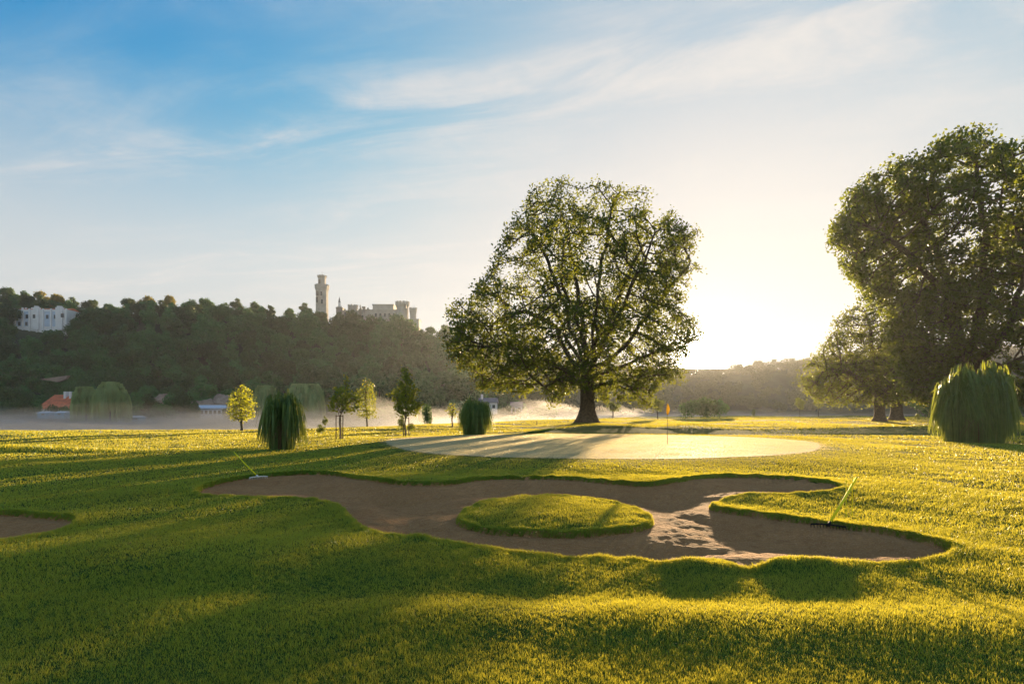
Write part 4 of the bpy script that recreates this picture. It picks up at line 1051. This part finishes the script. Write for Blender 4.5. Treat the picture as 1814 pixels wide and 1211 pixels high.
# ------------------------------------------------------------------ haze and mist
def volmat(name, dens, col, g):
    m, t = mat(name); p = t.node('ShaderNodeVolumePrincipled')
    p.inputs['Color'].default_value = c4(col); p.inputs['Density'].default_value = dens; p.inputs['Anisotropy'].default_value = g
    t.l.new(p.outputs[0], t.out.inputs['Volume'])
    return m
HAZE = .00013
o = MB().box(-900, 900, -60, 760, -5.2, 112).build('haze', volmat('haze_air', HAZE, (.94, .97, 1), .5)); tag(o, 'thin morning haze filling the valley air', kind='stuff')
def mist_mesh(seed, top, amp, sx=22):
    xs = np.linspace(-230, 330, 90); ys = np.linspace(44, 330, 60); vs = []
    for q in range(2):
        for yv in ys:
            for xv in xs:
                a = xv/yv*F+HX
                y0 = 42+np.interp(a, EDGE_A, EDGE_D)-47; ed = min(1, max(0, (yv-y0)/25))*min(1, (330-yv)/30)*min(1, (xv+230)/30)*min(1, max(0, (330-xv)/120))
                bulge = 1+1.1*math.exp(-((a-760)/170)**2)
                tz = top+amp*bulge*(noise.noise(Vector((xv/sx, yv/sx, seed)))+.5*noise.noise(Vector((xv/sx*2.7, yv/sx*2.7, seed+5))))
                if a > 1050: tz -= (a-1050)/300
                tz = -4.6+(max(tz, -4.2)+4.6)*ed**.5
                vs.append((xv, yv, -4.9 if q == 0 else tz))
    n1 = len(ys)*len(xs); nx_ = len(xs); fs = []
    for i in range(len(ys)-1):
        for k in range(nx_-1):
            a = i*nx_+k; fs.append((a, a+nx_, a+nx_+1, a+1)); fs.append((n1+a, n1+a+1, n1+a+nx_+1, n1+a+nx_))
    for k in range(nx_-1):
        fs.append((k, k+1, n1+k+1, n1+k)); b = (len(ys)-1)*nx_+k; fs.append((b+1, b, n1+b, n1+b+1))
    for i in range(len(ys)-1):
        a = i*nx_; fs.append((a+nx_, a, n1+a, n1+a+nx_)); b = a+nx_-1; fs.append((b, b+nx_, n1+b+nx_, n1+b))
    return np_mesh('mist', vs, fs, None, 4, True, mats=[volmat('mist_air_%d' % seed, [.015, .010, .007, .0035][seed], (1, 1, 1), .78)])
for i, (tp, am) in enumerate([(-2.1, 1.2), (-1.3, 1.8), (-.3, 2.6), (1.3, 4.2)]):
    tag(link('mist', mist_mesh(i, tp, am)), ['dense lowest layer of ground mist over the river meadow', 'second layer of ground mist over the river meadow', 'third layer of ground mist over the river meadow', 'thin wispy upper layer of ground mist over the river meadow'][i], kind='stuff')

# ------------------------------------------------------------------ sky, sun, camera
w = bpy.data.worlds.new('World'); sc.world = w; w.use_nodes = True
t = NT(w.node_tree); t.n.clear(); out = t.node('ShaderNodeOutputWorld'); bg = t.node('ShaderNodeBackground')
sky = t.node('ShaderNodeTexSky'); sky.sky_type = 'NISHITA'; sky.sun_disc = False
sky.sun_elevation = SUN_EL; sky.sun_rotation = SUN_AZ; sky.altitude = 400; sky.air_density = 1.0; sky.dust_density = 0.6; sky.ozone_density = 2.0
tc = t.node('ShaderNodeTexCoord').outputs['Generated']
sep = t.node('ShaderNodeSeparateXYZ'); t.l.new(tc, sep.inputs[0]); sx_, sy_, sz_ = sep.outputs
z1 = t.math('MAXIMUM', sz_, .02)
uu = t.math('DIVIDE', sx_, z1); vv = t.math('DIVIDE', sy_, z1)
al = t.math('ADD', t.math('MULTIPLY', uu, .947), t.math('MULTIPLY', vv, -.32))     # along the streaks
ac = t.math('ADD', t.math('MULTIPLY', uu, .32), t.math('MULTIPLY', vv, .947))      # across them
cb = t.node('ShaderNodeCombineXYZ'); t.l.new(t.math('MULTIPLY', al, .35), cb.inputs[0]); t.l.new(ac, cb.inputs[1])
n1 = t.noise(cb.outputs[0], 2.6, 9, .62, .6); n2 = t.noise(cb.outputs[0], .8, 4, .5, .3)
cb2 = t.node('ShaderNodeCombineXYZ'); t.l.new(uu, cb2.inputs[0]); t.l.new(vv, cb2.inputs[1])
n3 = t.noise(cb2.outputs[0], 7, 6, .6, .8)
cl = t.math('MULTIPLY', t.ramp(n1, .38, .78), t.ramp(n2, .36, .62))
cl = t.math('MULTIPLY', cl, t.ramp(n3, .2, .8, .55, 1.25))
band1 = t.math('MULTIPLY', t.ramp(ac, 1.42, 1.62), t.ramp(ac, 2.1, 1.75))
band2 = t.ramp(ac, 2.2, 3.2)
cover = t.math('ADD', t.math('MULTIPLY', band1, 1.0), t.math('MULTIPLY', band2, .9), clamp=True)
left = t.ramp(al, -3.2, -.4, .45, 1.0)
cl = t.math('MULTIPLY', t.math('MULTIPLY', cl, t.math('MAXIMUM', cover, .3)), left)
cl = t.math('MULTIPLY', cl, t.ramp(sz_, .03, .12, 0, 1.0))
hs = t.node('ShaderNodeHueSaturation'); t.l.new(sky.outputs[0], hs.inputs['Color']); hs.inputs['Saturation'].default_value = 1.25
dot = t.node('ShaderNodeVectorMath', operation='DOT_PRODUCT'); t.l.new(tc, dot.inputs[0]); dot.inputs[1].default_value = tuple(SUND)
om = t.math('SUBTRACT', 1.0, dot.outputs['Value'])
def expt(k, amp): return t.math('MULTIPLY', t.math('EXPONENT', t.math('MULTIPLY', om, -k)), amp)
dtl = Vector((-1150, 1007, 900)).normalized(); d2 = t.node('ShaderNodeVectorMath', operation='DOT_PRODUCT'); t.l.new(tc, d2.inputs[0]); d2.inputs[1].default_value = tuple(dtl)
tint = t.mix(1.0, hs.outputs[0], t.mix(t.ramp(d2.outputs['Value'], .68, .98), (1.08, .97, 1.03), (.05, .66, 1.10)), 'MULTIPLY')
veil = t.mix(t.ramp(sz_, .50, .06, 0.0, .80), tint, (2.75, 2.75, 2.75))
SKYCOL = t.mix(cl, veil, (5.2, 5.1, 5.2))
aur = t.mix(1.0, SKYCOL, t.mix(1.0, (9, 8.4, 7.4), t.math('ADD', expt(5, .05), expt(40, .25)), 'MULTIPLY'), 'ADD')
sv = t.node('ShaderNodeSeparateColor'); t.l.new(aur, sv.inputs[0]); cc = t.node('ShaderNodeCombineColor')
for i, lim in enumerate((2.0, 1.95, 1.87)):      # the sky's own brightness rolls off towards the sun
    q_ = t.math('MULTIPLY', sv.outputs[i], 1.12); t.l.new(t.math('DIVIDE', q_, t.math('POWER', t.math('ADD', 1.0, t.math('POWER', t.math('DIVIDE', q_, lim), 2.0)), .5)), cc.inputs[i])
aur = t.mix(1.0, cc.outputs[0], t.mix(1.0, (9, 8, 6), t.math('ADD', expt(3500, 30), expt(320, .10)), 'MULTIPLY'), 'ADD')
t.l.new(aur, bg.inputs[0]); bg.inputs[1].default_value = .13
t.l.new(bg.outputs[0], out.inputs[0])
sl = bpy.data.lights.new('sun', 'SUN'); sl.energy = 5.0; sl.angle = R(.53); sl.color = (1, .72, .41)
so = bpy.data.objects.new('sun', sl); COL.objects.link(so); so.rotation_euler = SUND.to_track_quat('Z', 'Y').to_euler()
cam = bpy.data.cameras.new('camera'); cam.lens = 20; cam.sensor_width = 36; cam.clip_end = 5000; cam.clip_start = .05
cam.shift_y = (HY-605.5)/1814
co = bpy.data.objects.new('camera', cam); COL.objects.link(co); co.location = (0, 0, CAMZ); co.rotation_euler = (R(90), 0, 0); sc.camera = co
sc.view_settings.view_transform = 'Standard'; sc.view_settings.look = 'None'; sc.view_settings.gamma = 1; sc.view_settings.exposure = 1.7
cy = sc.cycles
cy.max_bounces = 6; cy.diffuse_bounces = 3; cy.glossy_bounces = 2; cy.transmission_bounces = 4; cy.volume_bounces = 0; cy.transparent_max_bounces = 8
cy.use_denoising = True; cy.caustics_reflective = False; cy.caustics_refractive = False; cy.sample_clamp_indirect = 6; cy.sample_clamp_direct = 25
try: cy.denoiser = 'OPENIMAGEDENOISE'
except Exception: pass
print('done', round(time.time()-T0, 1))
